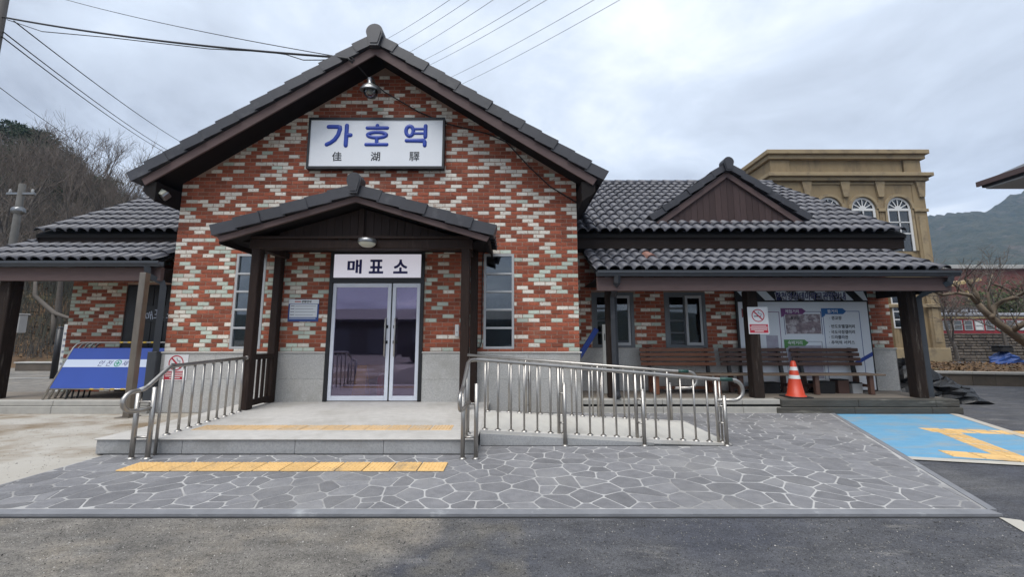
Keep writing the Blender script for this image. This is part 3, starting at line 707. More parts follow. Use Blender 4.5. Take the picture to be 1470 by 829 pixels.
for k in range(16):
    mb = MB(); n = 9; y0 = FY + .08 + k * .5
    prof = [(.15 * math.cos(R(-10 + i * 200 / (n - 1))), .15 * math.sin(R(-10 + i * 200 / (n - 1)))) for i in range(n)]
    V = [(XC + p[0] * s, y, 7.42 + p[1] * s) for y, s in ((y0, 1.06), (y0 + .53, .97)) for p in prof]
    mb.poly(V, [(i, i + 1, i + 1 + n, i + n) for i in range(n - 1)] + [tuple(range(n))], 0, True); obj('ridge_tile', mb, 'verge', ROOF)
rest = MB(); th = math.atan(SLOPE)
for sx in (-1, 1):
    ex = -7.20 if sx < 0 else 1.74; ez = 7.27 - SLOPE * abs(ex - XC)
    for j in range(14):
        for i in range(33):
            y0 = FY + .26 + i * TW; t = Vector((-sx * math.cos(th), 0, math.sin(th)))
            X = Matrix(((0, t.x, sx * math.sin(th), ex + t.x * j * TR), (1 if sx > 0 else -1, 0, 0, y0 + (0 if sx > 0 else TW)), (0, t.z, math.cos(th), ez + t.z * j * TR), (0, 0, 0, 1)))
            b = len(rest.v); rest.v += [tuple(X @ Vector(v)) for v in TMB.v]; rest.f += [tuple(b + k for k in f) for f in TMB.f]; rest.m += TMB.m; rest.sm += TMB.sm
tag(obj('roof_tiling', rest, 'tile', ROOF), kind='stuff')

# wings: walls
def wing_wall(x0, x1, holes, zb, key):
    mb = MB(); grid_wall(mb, x0, x1, 0, 3.7, WW, WW + .2, holes)
    mb.box(x0 if x0 < -7 else x1 - .2, x0 + .2 if x0 < -7 else x1, WW + .2, 15, 0, 3.7); mb.box(x0, x1, 14.8, 15, 0, 3.7); mb.box(x0, x1, 11.4, 11.5, .2, 3.7)
    e = x0 if x0 < -7 else x1
    mb.xprism([(WW, 3.7), (15, 3.7), (12.5, 6.2)], e - (.2 if e > 0 else 0), e + (0 if e > 0 else .2))
    o = obj('wing_wall', mb, 'mortar', ST)
    tag(obj('brickwork', brick_fields[key], ['brick_red', 'brick_white', 'brick_mint'], o), kind='stuff'); return o
WRW = wing_wall(XR + .005, WX1, [WIN1, WIN2], 1.2, (WW, True))
WLW = wing_wall(LX0, XL - .005, [LDOOR], .24, (WW, False))
granite(XR + .03, WX1 + .02, WW, .26, 1.165, WRW, .9, .70)
mb = MB(); mb.bbox(WX1 + .001, WX1 + .02, WW - .03, 15, 0, 1.165, .003); obj('granite_panel', mb, 'granite', WRW)
# brick return on the wing corner
rr = random.Random(5); mb = MB(); z = 1.20; k = 0
while z < 3.3:
    y = WW + .002 - (k % 2) * .1
    while y < 14.9:
        a, b = max(y, WW + .002), min(y + BL, 14.9)
        if b - a > .03: mb.bbox(WX1 - .01, WX1 + .007, a, b, z, z + BH, .004, 1 if rr.random() < .4 else 0)
        y += BL + BG
    z += BH + BG; k += 1
tag(obj('brickwork', mb, ['brick_red', 'brick_white'], WRW), kind='stuff')
# sliding windows
def slide_window(h, parent, openx):
    x0, x1, z0, z1 = h; y = WW - .012; t = .075; mb = MB()
    mb.box(x0, x0 + t, y, y + .1, z0, z1); mb.box(x1 - t, x1, y, y + .1, z0, z1); mb.box(x0 + t, x1 - t, y, y + .1, z0, z0 + .05); mb.box(x0 + t, x1 - t, y, y + .1, z1 - t, z1)
    w_ = obj('window', mb, 'winframe_dark', parent); xm = (x0 + x1) / 2 + .02
    a, b = x0 + t + .01, xm
    mb = MB()
    for i in range(4):
        za, zb = z0 + .055 + i * (z1 - z0 - .14) / 4, z0 + .055 + (i + 1) * (z1 - z0 - .14) / 4
        q = MB(); q.box(a + .04, b - .04, y + .05, y + .055, za + .02, zb - .02); obj('pane', q, 'glass_shade', w_)
        mb.box(a + .04, b - .04, y + .035, y + .07, za - .012, za + .012)
    mb.box(a, a + .04, y + .03, y + .075, z0 + .05, z1 - t); mb.box(b - .04, b, y + .03, y + .075, z0 + .05, z1 - t); mb.box(a + .04, b - .04, y + .03, y + .075, z1 - t - .03, z1 - t)
    obj('sash', mb, 'winframe_dark', w_)
    mb = MB(); a, b = xm - .02, x1 - t - .02; y -= .02
    mb.box(a, a + .05, y, y + .03, z0 + .05, z1 - t); mb.box(b - .05, b, y, y + .03, z0 + .05, z1 - t); mb.box(a + .05, b - .05, y, y + .03, z0 + .05, z0 + .11); mb.box(a + .05, b - .05, y, y + .03, z1 - t - .06, z1 - t)
    obj('sash', mb, 'winframe', w_)
    q = MB(); q.box(a + .05, b - .05, y + .012, y + .018, z0 + .11, z1 - t - .06); obj('pane', q, 'glass_shade', w_)
slide_window(WIN1, ST, 0); slide_window(WIN2, ST, 0)

# wings: roofs
UE, UZ, RIDY, RIDZ = 8.33, 3.70, 12.5, 6.52
US = (RIDZ - UZ) / (RIDY - UE)
def wing_roof(x0, x1, ncol, single):
    mb = MB(); mb.xprism([(UE + .02, UZ - .02), (RIDY, RIDZ - .02), (16.6, UZ - .02), (16.6, UZ - .12), (RIDY, RIDZ - .12), (UE + .02, UZ - .10)], x0, x1)
    ro = obj('wing_roof', mb, 'deck', ST)
    mb = MB(); mb.box(x0 + .02, x1 - .03, UE + .06, UE + .09, UZ - .34, UZ - .015); obj('fascia_board', mb, 'fascia_dark', ro)
    mb = MB(); mb.box(x0 + .02, x1 - .05, UE + .09, WW + .1, UZ - .33, UZ - .30); obj('soffit', mb, 'soffit', ro)
    tile_roof(x0, ncol, 13, (UE - .03, UZ), US, ro, single)
    mb = MB(); mb.xprism([(16.7, UZ), (RIDY, RIDZ + .02), (RIDY, RIDZ - .01), (16.7, UZ - .03)], x0, x1); obj('rear_slope', mb, 'tile', ro)
    k = 0; x = x0
    while x < x1 - .05:
        mb = MB(); mb.tube([(x, RIDY - .05, RIDZ + .045), (min(x + .42, x1), RIDY - .05, RIDZ + .035)], [.10, .092], 8); obj('ridge_tile', mb, 'tile', ro); x += .4
    return ro
RWR = wing_roof(1.42, 1.42 + 30 * TW + .04, 30, 3)
LWR = wing_roof(-10.46, -6.82, 15, 2)
for x in (8.66,):
    mb = MB(); mb.xprism([(UE + .03, UZ - .16), (UE + .03, UZ - .02), (RIDY, RIDZ - .02), (RIDY, RIDZ - .18)], x - .05, x - .02); obj('verge_board', mb, 'fascia_dark', RWR)
mb = MB(); mb.xprism([(UE + .03, UZ - .16), (UE + .03, UZ - .02), (RIDY, RIDZ - .02), (RIDY, RIDZ - .18)], -10.45, -10.42); obj('verge_board', mb, 'fascia_dark', LWR)

def porch_roof(x0, ncol, ze, yt, zt, ye=7.28, posts=(), rust=None, gx0=None, gx1=None):
    x1 = x0 + ncol * TW; sl_ = (zt - ze) / (yt - ye)
    mb = MB(); mb.xprism([(ye + .03, ze - .01), (yt, zt - .01), (yt, zt - .06), (ye + .03, ze - .06)], x0 + .01, x1 - .01); ro = obj('porch_roof', mb, 'deck', ST)
    tile_roof(x0, ncol, 4, (ye - .02, ze), sl_, ro, 4, rust)
    mb = MB(); mb.box(x0 + .02, x1 - .02, yt - .16, yt - .11, zt - .08, zt + .045); obj('flashing', mb, 'gutter', ro)
    a, b = gx0 or x0 + .01, gx1 or x1 + .02
    g = [(ye - .13, ze + .0), (ye - .13, ze - .05), (ye - .11, ze - .055), (ye - .10, ze - .105), (ye + .0, ze - .105), (ye + .0, ze - .005), (ye - .012, ze - .005), (ye - .012, ze - .09), (ye - .09, ze - .09), (ye - .11, ze - .04), (ye - .118, ze + .0)]
    mb = MB(); mb.xprism(g, a, b); obj('gutter', mb, 'gutter', ro)
    mb = MB(); mb.bbox(a + .02, b - .06, ye + .02, ye + .10, ze - .37, ze - .106, .006); obj('beam', mb, 'fascia', ro)
    mb = MB(); mb.bbox(b - .14, b - .06, ye + .11, WW - .02, ze - .37, ze - .12, .006); obj('beam', mb, 'fascia_dark', ro)
    mb = MB(); mb.box(a + .05, b - .15, ye + .11, WW - .02, ze - .115, ze - .10); obj('ceiling', mb, 'soffit', ro)
    return ro
RPR = porch_roof(1.58, 28, 2.665, 8.62, 3.36, rust=(5, 2), gx1=8.37)
LPR = porch_roof(-10.84, 16, 2.89, 8.66, 3.56, ye=7.50, gx1=-6.80)
def post(x, y, wd, z0, z1, parent, mt='timber_old', lean=0):
    mb = MB(); mb.bbox(x - wd / 2, x + wd / 2, y - wd / 2, y + wd / 2, z0, z1, .012); return obj('post', mb, mt, parent)
post(1.93, 7.78, .13, .26, 2.35, RPR); post(4.77, 7.80, .20, .26, 2.35, RPR); post(7.93, 7.80, .20, .26, 2.35, RPR)
post(-10.06, 7.78, .22, .24, 2.56, LPR)
# downspouts
def spout(path, parent, wd=.05):
    mb = MB(); mb.tube(path, wd, 4, smooth=False); return obj('downspout', mb, 'gutter', parent)
spout([(1.97, 7.21, 2.57), (1.97, 7.24, 2.46), (1.985, 7.52, 2.28), (1.99, 7.62, 2.2), (1.99, 7.62, .40), (1.99, 7.52, .30)], RPR, .062)
spout([(8.22, 7.21, 2.57), (8.22, 7.24, 2.46), (8.12, 7.6, 2.30), (8.10, 7.74, 2.2), (8.10, 7.74, .28)], RPR, .062)
spout([(-7.05, 7.42, 2.80), (-7.05, 7.45, 2.62), (-6.90, 7.62, 2.50), (-6.88, 7.63, 2.40), (-6.88, 7.63, .02)], LPR, .07)
mb = MB(); mb.bbox(-6.98, -6.80, 7.56, 7.74, .0, 1.15, .01); obj('spout_guard', mb, 'gutter', LPR)
# small side canopy roof behind
mb = MB(); mb.prism([(8.5, 4.05), (9.55, 3.66), (9.55, 3.50), (8.5, 3.52)], 10.3, 14.0); obj('side_canopy', mb, 'gutter', ST)
# dark doorway of the other wing
mb = MB(); mb.box(LDOOR[0], LDOOR[1], WW + .02, WW + .06, .24, 2.62); ld = obj('plank_door', mb, 'black', ST)
for i in range(6):
    a = LDOOR[0] + .08 + i * .28
    mb = MB(); mb.bbox(a, a + .27, WW - .005, WW + .018, .27, 2.58, .006); obj('door_plank', mb, 'black', ld)

# dormer
DX, DYF = 5.03, 8.80
dz0 = UZ + US * (DYF - UE) + .06; dzt = 5.28; half = 1.70
mb = MB(); mb.poly([(DX - half - .1, DYF - .0, dz0 - .03), (DX + half + .1, DYF - .0, dz0 - .03), (DX, DYF - .0, dzt + .09), (DX, RIDY - 1.0, dzt + .09)], [(0, 1, 2), (0, 2, 3), (2, 1, 3)]); DOR = obj('dormer', mb, 'deck', ST)
nb = 22
for i in range(nb):
    a = DX - half + .12 + i * (2 * half - .24) / nb; b = a + (2 * half - .24) / nb - .006
    hz = lambda x: dz0 + (dzt - dz0) * (1 - abs(x - DX) / half) - .05
    if min(hz(a), hz(b)) < dz0 + .02: continue
    mb = MB(); mb.prism([(a, dz0), (b, dz0), (b, hz(b)), (a, hz(a))], DYF - .03, DYF - .004); obj('board', mb, 'plank_dormer', DOR)
for sx in (-1, 1):
    pts = [(DX + sx * (half + .02), dz0 - .02), (DX + sx * (half - .2), dz0 - .02), (DX, dzt - .13), (DX, dzt + .02)]
    mb = MB(); mb.prism(pts if sx > 0 else pts[::-1], DYF - .08, DYF - .032); obj('barge_board', mb, 'fascia', DOR)
    verge(DOR, (DX + sx * (half + .06), dz0 - .0), (DX, dzt + .04), 6, DYF - .14, .42, .15)
mb = MB(); mb.bbox(DX - half, DX + half, DYF - .11, DYF - .033, dz0 - .055, dz0 - .022, .006); obj('sill_board', mb, 'fascia', DOR)
finial(DOR, DX, dzt + .20, DYF - .15, .12, .22)

# entrance canopy
CF, CXC = 6.45, -2.69
CAP, CEL, CER, CEZ = 3.83, -5.00, -.38, 3.12
mb = MB(); mb.prism([(CXC, 3.84), (CEL, 3.13), (CEL, 3.08), (CXC, 3.76), (CER, 3.08), (CER, 3.13)], CF + .04, WY); CAN = obj('entrance_canopy', mb, 'soffit', ST)
cs = (CAP - CEZ) / (CXC - CEL)
for sx, ex in ((-1, CEL), (1, CER)):
    pts = [(ex, CEZ - .005), (CXC, CAP), (CXC, CAP - .095), (ex - sx * .05, CEZ - .085)]
    mb = MB(); mb.prism(pts if sx < 0 else pts[::-1], CF, CF + .05); obj('fascia_board', mb, 'fascia', CAN)
    e0 = ex + sx * .04; verge(CAN, (e0, CEZ - cs * .04), (CXC, CAP), 6, CF - .05, .3, .19, lap=.028)
    mb = MB(); mb.box(ex - sx * .03, ex, CF + .052, WY - .002, CEZ - .12, CEZ); obj('eave_board', mb, 'fascia_dark', CAN)
finial(CAN, CXC, 4.09, CF - .06, .125, .24)
rest = MB(); th = math.atan(cs)
for sx in (-1, 1):
    ex = (CEL if sx < 0 else CER) + sx * .06; ez = CEZ - .01
    for j in range(6):
        for i in range(4):
            y0 = CF + .24 + i * TW; t = Vector((-sx * math.cos(th), 0, math.sin(th)))
            X = Matrix(((0, t.x, sx * math.sin(th), ex + t.x * j * TR), (1 if sx > 0 else -1, 0, 0, y0 + (0 if sx > 0 else TW)), (0, t.z, math.cos(th), ez + t.z * j * TR), (0, 0, 0, 1)))
            b = len(rest.v); rest.v += [tuple(X @ Vector(v)) for v in TMB.v]; rest.f += [tuple(b + k for k in f) for f in TMB.f]; rest.m += TMB.m; rest.sm += TMB.sm
tag(obj('roof_tiling', rest, 'tile', CAN), kind='stuff')
for x in (-4.53, -.82):
    post(x, 6.83, .15, .2, 3.1, CAN, 'timber'); post(x - .06 if x < -2 else x + .08, 7.58, .14, .2, 3.12, CAN, 'timber')
mb = MB(); mb.bbox(-4.64, -.70, 6.74, 6.92, 2.98, 3.15, .01); obj('beam', mb, 'timber', CAN)
mb = MB(); mb.bbox(-4.60, -.74, 6.70, 6.74, 3.15, 3.20, .006); obj('beam', mb, 'timber', CAN)
for x in (-4.53, -.82):
    mb = MB(); mb.bbox(x - .07, x + .07, 6.93, WY - .01, 2.98, 3.10, .01); obj('beam', mb, 'timber', CAN)
for i in range(25):
    a = CXC - 1.75 + i * .14; hz = lambda x: CAP - .10 - cs * abs(x - CXC)
    if hz(a) < 3.24: continue
    mb = MB(); mb.prism([(a + .003, 3.2), (a + .137, 3.2), (a + .137, hz(a + .137)), (a + .003, hz(a))], 6.80, 6.83); obj('board', mb, 'plank', CAN)
mb = MB(); mb.bbox(CXC - .05, CXC + .05, 6.76, 6.80, 3.2, 3.72, .006); obj('king_post', mb, 'timber', CAN)
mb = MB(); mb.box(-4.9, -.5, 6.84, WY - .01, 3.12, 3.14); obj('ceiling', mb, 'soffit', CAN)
# low side panel between the posts
mb = MB(); mb.bbox(-4.59, -4.52, 6.93, 7.49, 1.03, 1.12, .008); obj('rail', mb, 'timber', CAN)
mb = MB(); mb.bbox(-4.59, -4.52, 6.93, 7.49, .24, .34, .008); obj('rail', mb, 'timber', CAN)
for i in range(4):
    y = 6.97 + i * .14; mb = MB(); mb.bbox(-4.575, -4.535, y, y + .055, .34, 1.03, .006); obj('slat', mb, 'timber', CAN)

# ------------------------------------------------------------------ lettering
def letters(body, x, z, y, wd=None, hg=None, bold=0., depth=.004, rot=0, slant=0, tiltM=None):
    c = bpy.data.curves.new('txt', 'FONT'); c.body = body; c.size = 1; c.offset = bold; c.extrude = 0; c.resolution_u = 3; c.shear = slant
    o = bpy.data.objects.new('txt', c); COL.objects.link(o); me = bpy.data.meshes.new_from_object(o.evaluated_get(bpy.context.evaluated_depsgraph_get()))
    V = [v.co.copy() for v in me.vertices]; F = [tuple(p.vertices) for p in me.polygons]; bpy.data.objects.remove(o); bpy.data.curves.remove(c); bpy.data.meshes.remove(me)
    x0, x1 = min(v.x for v in V), max(v.x for v in V); z0, z1 = min(v.y for v in V), max(v.y for v in V)
    sx = wd / (x1 - x0) if wd else None; sz = hg / (z1 - z0) if hg else None; sx = sx or sz; sz = sz or sx
    mb = MB(); cr_, sr = math.cos(rot), math.sin(rot); P2 = []
    for v in V:
        a, b = (v.x - (x0 + x1) / 2) * sx, (v.y - (z0 + z1) / 2) * sz; P2.append((x + a * cr_ - b * sr, z + a * sr + b * cr_))
    mb.poly([(a, y - depth, b) for a, b in P2], F)
    # sides
    cnt = {}
    for f in F:
        for i in range(len(f)):
            k = (f[i], f[(i + 1) % len(f)]); cnt[k] = 1
    for (a, b) in list(cnt):
        if (b, a) not in cnt:
            pa, pb = P2[a], P2[b]; mb.face([(pa[0], y - depth, pa[1]), (pa[0], y, pa[1]), (pb[0], y, pb[1]), (pb[0], y - depth, pb[1])])
    return mb
def plate(x0, x1, z0, z1, y, t=.003): return MB().box(x0, x1, y - t, y, z0, z1)
def strokes(mb, lst, K, r, flat, y):          # rounded strokes; K maps sign units to metres
    for path in lst:
        rr_ = r
        if isinstance(path, tuple): path, rr_ = path
        pts = [Vector((*K(p), 0)) for p in path]; pts = [Vector((p.x, 0, p.y)) for p in pts]; b = len(mb.v)
        mb.tube(pts, rr_, 10, cap=False)
        for p in (pts[0], pts[-1]): mb.ball(p, rr_, 10)
        for i in range(b, len(mb.v)): v = mb.v[i]; mb.v[i] = (v[0], y + v[1] * flat, v[2])
def arcpts(cx, cz, rx, rz_, a0, a1, n): return [(cx + rx * math.cos(R(a0 + (a1 - a0) * i / n)), cz + rz_ * math.sin(R(a0 + (a1 - a0) * i / n))) for i in range(n + 1)]

# station sign
SG = thing('station_sign', 'white station name board with blue Korean letters on the brick gable', 'sign', (-2.80, 7.6, 4.84))
sx0, sx1, sz0, sz1, sy = -4.20, -1.39, 4.84, 5.95, 7.56
obj('panel', plate(sx0 + .04, sx1 - .04, sz0 + .05, sz1 - .05, sy + .03, .01), 'sign_white', SG)
mb = MB()
for a in ((sx0, sx1, sz0, sz0 + .05), (sx0, sx1, sz1 - .05, sz1), (sx0, sx0 + .04, sz0 + .05, sz1 - .05), (sx1 - .04, sx1, sz0 + .05, sz1 - .05)): mb.box(a[0], a[1], sy - .0, WY - .012, a[2], a[3])
mb.box(sx0 + .04, sx1 - .04, sy + .04, WY - .012, sz0 + .05, sz1 - .05); obj('frame', mb, 'black', SG)
kx = (sx1 - sx0) / (1400 - 57); K = lambda p: (sx0 + (p[0] - 57) * kx, sz1 - (p[1] - 85) * (sz1 - sz0) / (607 - 85))
ry = .045
mb = MB(); strokes(mb, [[(252, 178), (345, 178), (362, 182), (366, 200), (350, 262), (318, 312), (280, 342), (243, 360)], [(432, 165), (430, 370)], [(440, 264), (472, 264)]], K, ry, .55, sy + .02); obj('letter', mb, 'blue_letter', SG)
mb = MB(); strokes(mb, [[(733, 164), (733, 180)], [(635, 190), (832, 190)], [(p[0], p[1]) for p in arcpts(733, 262, 92, 28, 0, 360, 24)], [(733, 300), (733, 350)], [(630, 360), (832, 360)]], K, ry * .88, .55, sy + .02); obj('letter', mb, 'blue_letter', SG)
mb = MB(); strokes(mb, [arcpts(1054, 222, 36, 50, 0, 360, 24), ([(1100, 200), (1205, 200)], .03), ([(1100, 246), (1205, 246)], .03), [(1210, 168), (1210, 282)], [(1026, 320), (1204, 320), (1206, 332), (1206, 370)]], K, ry * .92, .55, sy + .02); obj('letter', mb, 'blue_letter', SG)
for ch, u, bo in (('佳', 350, .014), ('湖', 727, .010), ('驛', 1108, 0)):
    p = K((u, 482)); obj('letter', letters(ch, p[0], p[1], sy + .019, hg=.195, bold=bo), 'black_letter', SG)

# ticket office sign over the door
TK = thing('ticket_office_sign', 'white sign with three navy Korean letters over the glass door', 'sign', (-2.68, WY, 2.60))
obj('panel', MB().bbox(DOOR[0] + .07, DOOR[1] - .07, WY - .045, WY + .015, 2.605, 3.075, .006), 'ticket_white', TK)
for ch, u in (('매', 509), ('표', 540), ('소', 575)):
    p = at(u, 383, WY - .05); obj('letter', letters(ch, p.x, p.z, WY - .0455, hg=.285, wd=.285, bold=.03), 'navy_letter', TK)

# notice beside the door
NB = thing('ticket_notice', 'small blue and white printed notice on the brick beside the door', 'notice', (-4.1, WY, 1.74))
a, b = at(415, 430, WY - .02), at(456.5, 462, WY - .02); yv = WY - .014
obj('panel', plate(a.x, b.x, b.z, a.z, yv, .006), 'notice_blue', NB)
obj('heading_strip', plate(a.x + .004, b.x - .004, a.z - .09, a.z - .004, yv - .007), 'paper', NB)
obj('text_field', plate(a.x + .03, b.x - .03, b.z + .085, a.z - .10, yv - .007), 'paper', NB)
for i in range(4):
    z = a.z - .14 - i * .058
    obj('print_line', plate(a.x + .045, a.x + .12, z, z + .016, yv - .011, .001), 'print_grey', NB); obj('print_line', plate(a.x + .14, b.x - .06 - .05 * (i % 2), z, z + .008, yv - .011, .001), 'print_grey', NB)
obj('print_line', plate(a.x + .12, a.x + .24, a.z - .06, a.z - .035, yv - .011, .001), 'print_pink', NB)
obj('heading', letters('관람안내', a.x + .35, a.z - .047, yv - .0105, wd=.19, bold=.03, depth=.001), 'black_letter', NB)
obj('print_line', plate(a.x + .03, b.x - .05, b.z + .05, b.z + .068, yv - .011, .001), 'barrier_stripe', NB)

# no smoking signs
def nosmoke(x0, x1, z0, z1, y, label):
    t = thing('no_smoking_sign', label, 'sign', ((x0 + x1) / 2, y, z0), 'no smoking signs')
    obj('panel', MB().bbox(x0, x1, y - .006, y, z0, z1, .002), 'no_white', t); w_ = x1 - x0; cx = (x0 + x1) / 2; h_ = z1 - z0; cz = z0 + h_ * .68; r_ = w_ * .315; f = y - .0065
    n = 28; mb = MB()
    V = [(cx + q * math.cos(2 * math.pi * i / n), f - .002, cz + q * math.sin(2 * math.pi * i / n)) for q in (r_, r_ * .86) for i in range(n)]
    mb.poly(V, [(i, (i + 1) % n, (i + 1) % n + n, i + n) for i in range(n)]); obj('ring', mb, 'sign_red', t)
    c45 = r_ * .69; k = r_ * .07; mb = MB(); mb.prism([(cx - c45 - k, cz + c45 - k), (cx + c45 - k, cz - c45 - k), (cx + c45 + k, cz - c45 + k), (cx - c45 + k, cz + c45 + k)], f - .003, f - .0005); obj('slash', mb, 'sign_red', t)
    obj('cigarette', plate(cx - r_ * .62, cx + r_ * .45, cz - r_ * .19, cz - r_ * .05, f - .0005, .001), 'black_letter', t)
    mb = MB(); mb.tube([(cx + r_ * .5, f - .001, cz), (cx + r_ * .52, f - .001, cz + r_ * .25), (cx + r_ * .2, f - .001, cz + r_ * .3), (cx + r_ * .05, f - .001, cz + r_ * .55), (cx + r_ * .1, f - .001, cz + r_ * .65)], .006, 5); obj('smoke_curl', mb, 'print_grey', t)
    obj('red_field', plate(x0 + w_ * .05, x1 - w_ * .05, z0 + h_ * .04, z0 + h_ * .36, f, .0015), 'sign_red', t)
    for i, (a, b) in enumerate(((.14, .86), (.08, .92), (.10, .90), (.28, .72))):
        zz_ = z0 + h_ * (.295 - .07 * i); obj('print_line', plate(x0 + w_ * a, x0 + w_ * b, zz_, zz_ + h_ * (.03 if i else .022), f - .002, .001), 'cone_white', t)
a, b = at(1072.5, 441, 7.69), at(1105, 480, 7.69); nosmoke(a.x, b.x, b.z, a.z, 7.697, 'no smoking sign fixed to the dark porch post above the bench')
nosmoke(-6.72, -6.26, .60, 1.09, WY - .034, 'no smoking sign on the granite base beside the stair railing')

# ------------------------------------------------------------------ stainless railings
def rail_thing(name, label, cat, loc): return thing(name, label, cat, loc, 'stainless steel railings')
def tubes(name, t, path, r, n=10, mt='steel'): mb = MB(); mb.tube(path, r, n); return obj(name, mb, mt, t)
def flange(t, x, y, z): mb = MB(); mb.lathe([(.0, .022), (.028, .02), (.042, .006), (.042, 0)], (x, y, z), 12); obj('base_flange', mb, 'steel', t)
def bpost(t, name, x, y, z0, z1, r): tubes(name, t, [(x, y, z0), (x, y, z1)], r, 10)
RAILA = rail_thing('stair_railing', 'short stainless railing with looped end beside the canopy post and no smoking sign', 'railing', (-4.4, 5.6, .2))
def railx(y): return -4.33 - (y - 5.05) * .105
pth = [(-4.51, 6.72, 1.075), (-4.40, 5.75, 1.065), (railx(5.05), 5.05, 1.05), (-4.325, 5.0, 1.035)]
pth += [(-4.31, 4.74, .845), (-4.305, 4.68, .815), (-4.31, 4.60, .80)]
for q in range(0, 9): pth.append((-4.315 + .02 * q / 8, 4.57 - .13 * math.sin(R(q * 22.5)), .69 + .11 * math.cos(R(q * 22.5))))
pth += [(-4.29, 4.64, .58), (-4.215, 4.72, .60)]
tubes('handrail', RAILA, pth, .025, 10)
mb = MB(); mb.ball((-4.51, 6.73, 1.075), .036, 10); obj('rail_end', mb, 'steel', RAILA)
mb = MB(); mb.tube([(-4.308, 4.70, .822), (-4.309, 4.62, .803)], .027, 10); obj('grip_band', mb, 'plastic_grey', RAILA)
for x in (-4.40, -4.215):
    bpost(RAILA, 'post', x, 4.72, .02, .76 if x < -4.3 else .83, .026); flange(RAILA, x, 4.72, .02)
for z in (.26, .66): tubes('rung', RAILA, [(-4.40, 4.72, z), (-4.215, 4.72, z)], .014, 8)
bpost(RAILA, 'baluster', -4.262, 4.87, .02, .90, .017)
for i in range(9):
    y = 5.09 + i * .193; bpost(RAILA, 'baluster', railx(y), y, .2, 1.06, .0165); flange(RAILA, railx(y), y, .198)

def ramp_rail(name, label, y, x_first, stair):
    t = rail_thing(name, label, 'railing', (1.2, y, 0))
    zr = lambda x: 1.12 - (x + .57) * (.262 / 3.3)
    if stair: pth = [(-.50, 4.72, .66), (-.56, 4.58, .60)] + [(-.575, 4.53 - .11 * math.sin(R(q * 22.5)), .70 - .10 * math.cos(R(q * 22.5))) for q in range(9)] + [(-.575, 4.64, .815), (-.573, 4.70, .84), (-.565, 5.10, 1.085), (-.55, 5.20, 1.115), (-.50, 5.27, 1.12), (-.42, y, 1.115)]
    else: pth = [(-.75, y, 1.125)]
    pth += [(2.70, y, .862), (2.82, y, .856), (2.95, y, .853)]
    pth += [(2.95 + .135 * math.sin(R(q * 20)), y, .718 + .135 * math.cos(R(q * 20))) for q in range(1, 10)] + [(2.72, y - .0, .583)]
    tubes('handrail', t, pth, .024, 10)
    mb = MB(); mb.tube([(2.78, y, .859), (2.95, y, .853)], .0262, 10); obj('grip_band', mb, 'tape_green', t)
    n = 19 if stair else 17
    for i in range(n):
        x = x_first + i * .174; bpost(t, 'baluster', x, y, rz(x) + .002, zr(x) - .01, .0135); flange(t, x, y, rz(x) + .008)
    yo = y - .07 if stair else y + .07
    for x in ((.69, 1.72, 2.79) if stair else (.30, 1.5, 2.66)):
        bpost(t, 'post', x, yo, .018, zr(x) - .22, .024); flange(t, x, yo, .018); mb = MB(); mb.ball((x, yo, zr(x) - .22), .0245, 10); obj('post_cap', mb, 'steel', t)
        bpost(t, 'post', x - .07, y, rz(x), zr(x) - .012, .022)
        for z in (.30, zr(x) - .34): tubes('bracket', t, [(x - .07, y, z), (x, yo, z)], .012, 8)
    if stair:
        for x, zt in ((-.571, .83), (-.418, .87)): bpost(t, 'post', x, 4.72, .02, zt, .026); flange(t, x, 4.72, .02)
        for z in (.26, .64): tubes('rung', t, [(-.571, 4.72, z), (-.418, 4.72, z)], .014, 8)
        for yy in (5.0, 5.16): bpost(t, 'baluster', -.56, yy, .2, 1.0 + (yy - 4.9) * .4, .0165); flange(t, -.56, yy, .198)
ramp_rail('ramp_railing', 'stainless ramp railing nearest the road, its tall posts standing on the paving', RY0 + .045, -.36, True)
ramp_rail('ramp_railing', 'stainless ramp railing along the far side, in front of the granite wall', RY1 - .06, -.40, False)

# ------------------------------------------------------------------ porch things
def bench(x0, x1, slat, label, z=.26):
    t = thing('park_bench', label, 'bench', ((x0 + x1) / 2, 8.3, z), 'wooden benches on the porch')
    for i in range(4):
        zz_ = .82 + i * .10; yy = 8.535 + i * .022
        mb = MB(); mb.bbox(x0, x1 - .02, yy, yy + .028, zz_, zz_ + .072, .006); obj('back_slat', mb, slat, t)
    for i in range(4):
        yy = 8.10 + i * .105; xe = x1 + (.06 if i < 2 else .0)
        mb = MB(); mb.bbox(x0 - .02, xe, yy, yy + .098, .645, .678, .006); obj('seat_slat', mb, 'bench_seat', t)
    for x in (x0 + .16, x1 - .22):
        mb = MB(); mb.xprism([(8.53, .64), (8.60, .64), (8.655, 1.20), (8.62, 1.20)], x, x + .06); obj('back_support', mb, 'black', t)
        for y in (8.16, 8.50):
            mb = MB(); mb.bbox(x - .01, x + .075, y, y + .085, z, .645, .008); obj('leg', mb, slat, t)
        mb = MB(); mb.bbox(x + .005, x + .06, 8.245, 8.50, .40, .46, .006); obj('stretcher', mb, slat, t)
    mb = MB(); mb.bbox(x0 + .24, x1 - .24, 8.52, 8.56, .33, .39, .006); obj('stretcher', mb, slat, t)
    return t
bench(2.78, 4.42, 'bench_red', 'orange brown slatted wooden bench below the sliding window behind the ramp railing')
bench(4.50, 6.0, 'bench_brown', 'dark brown slatted bench partly hidden behind the thick porch post')
bench(6.06, 7.56, 'bench_brown', 'dark brown slatted bench behind the traffic cone, before the information board')

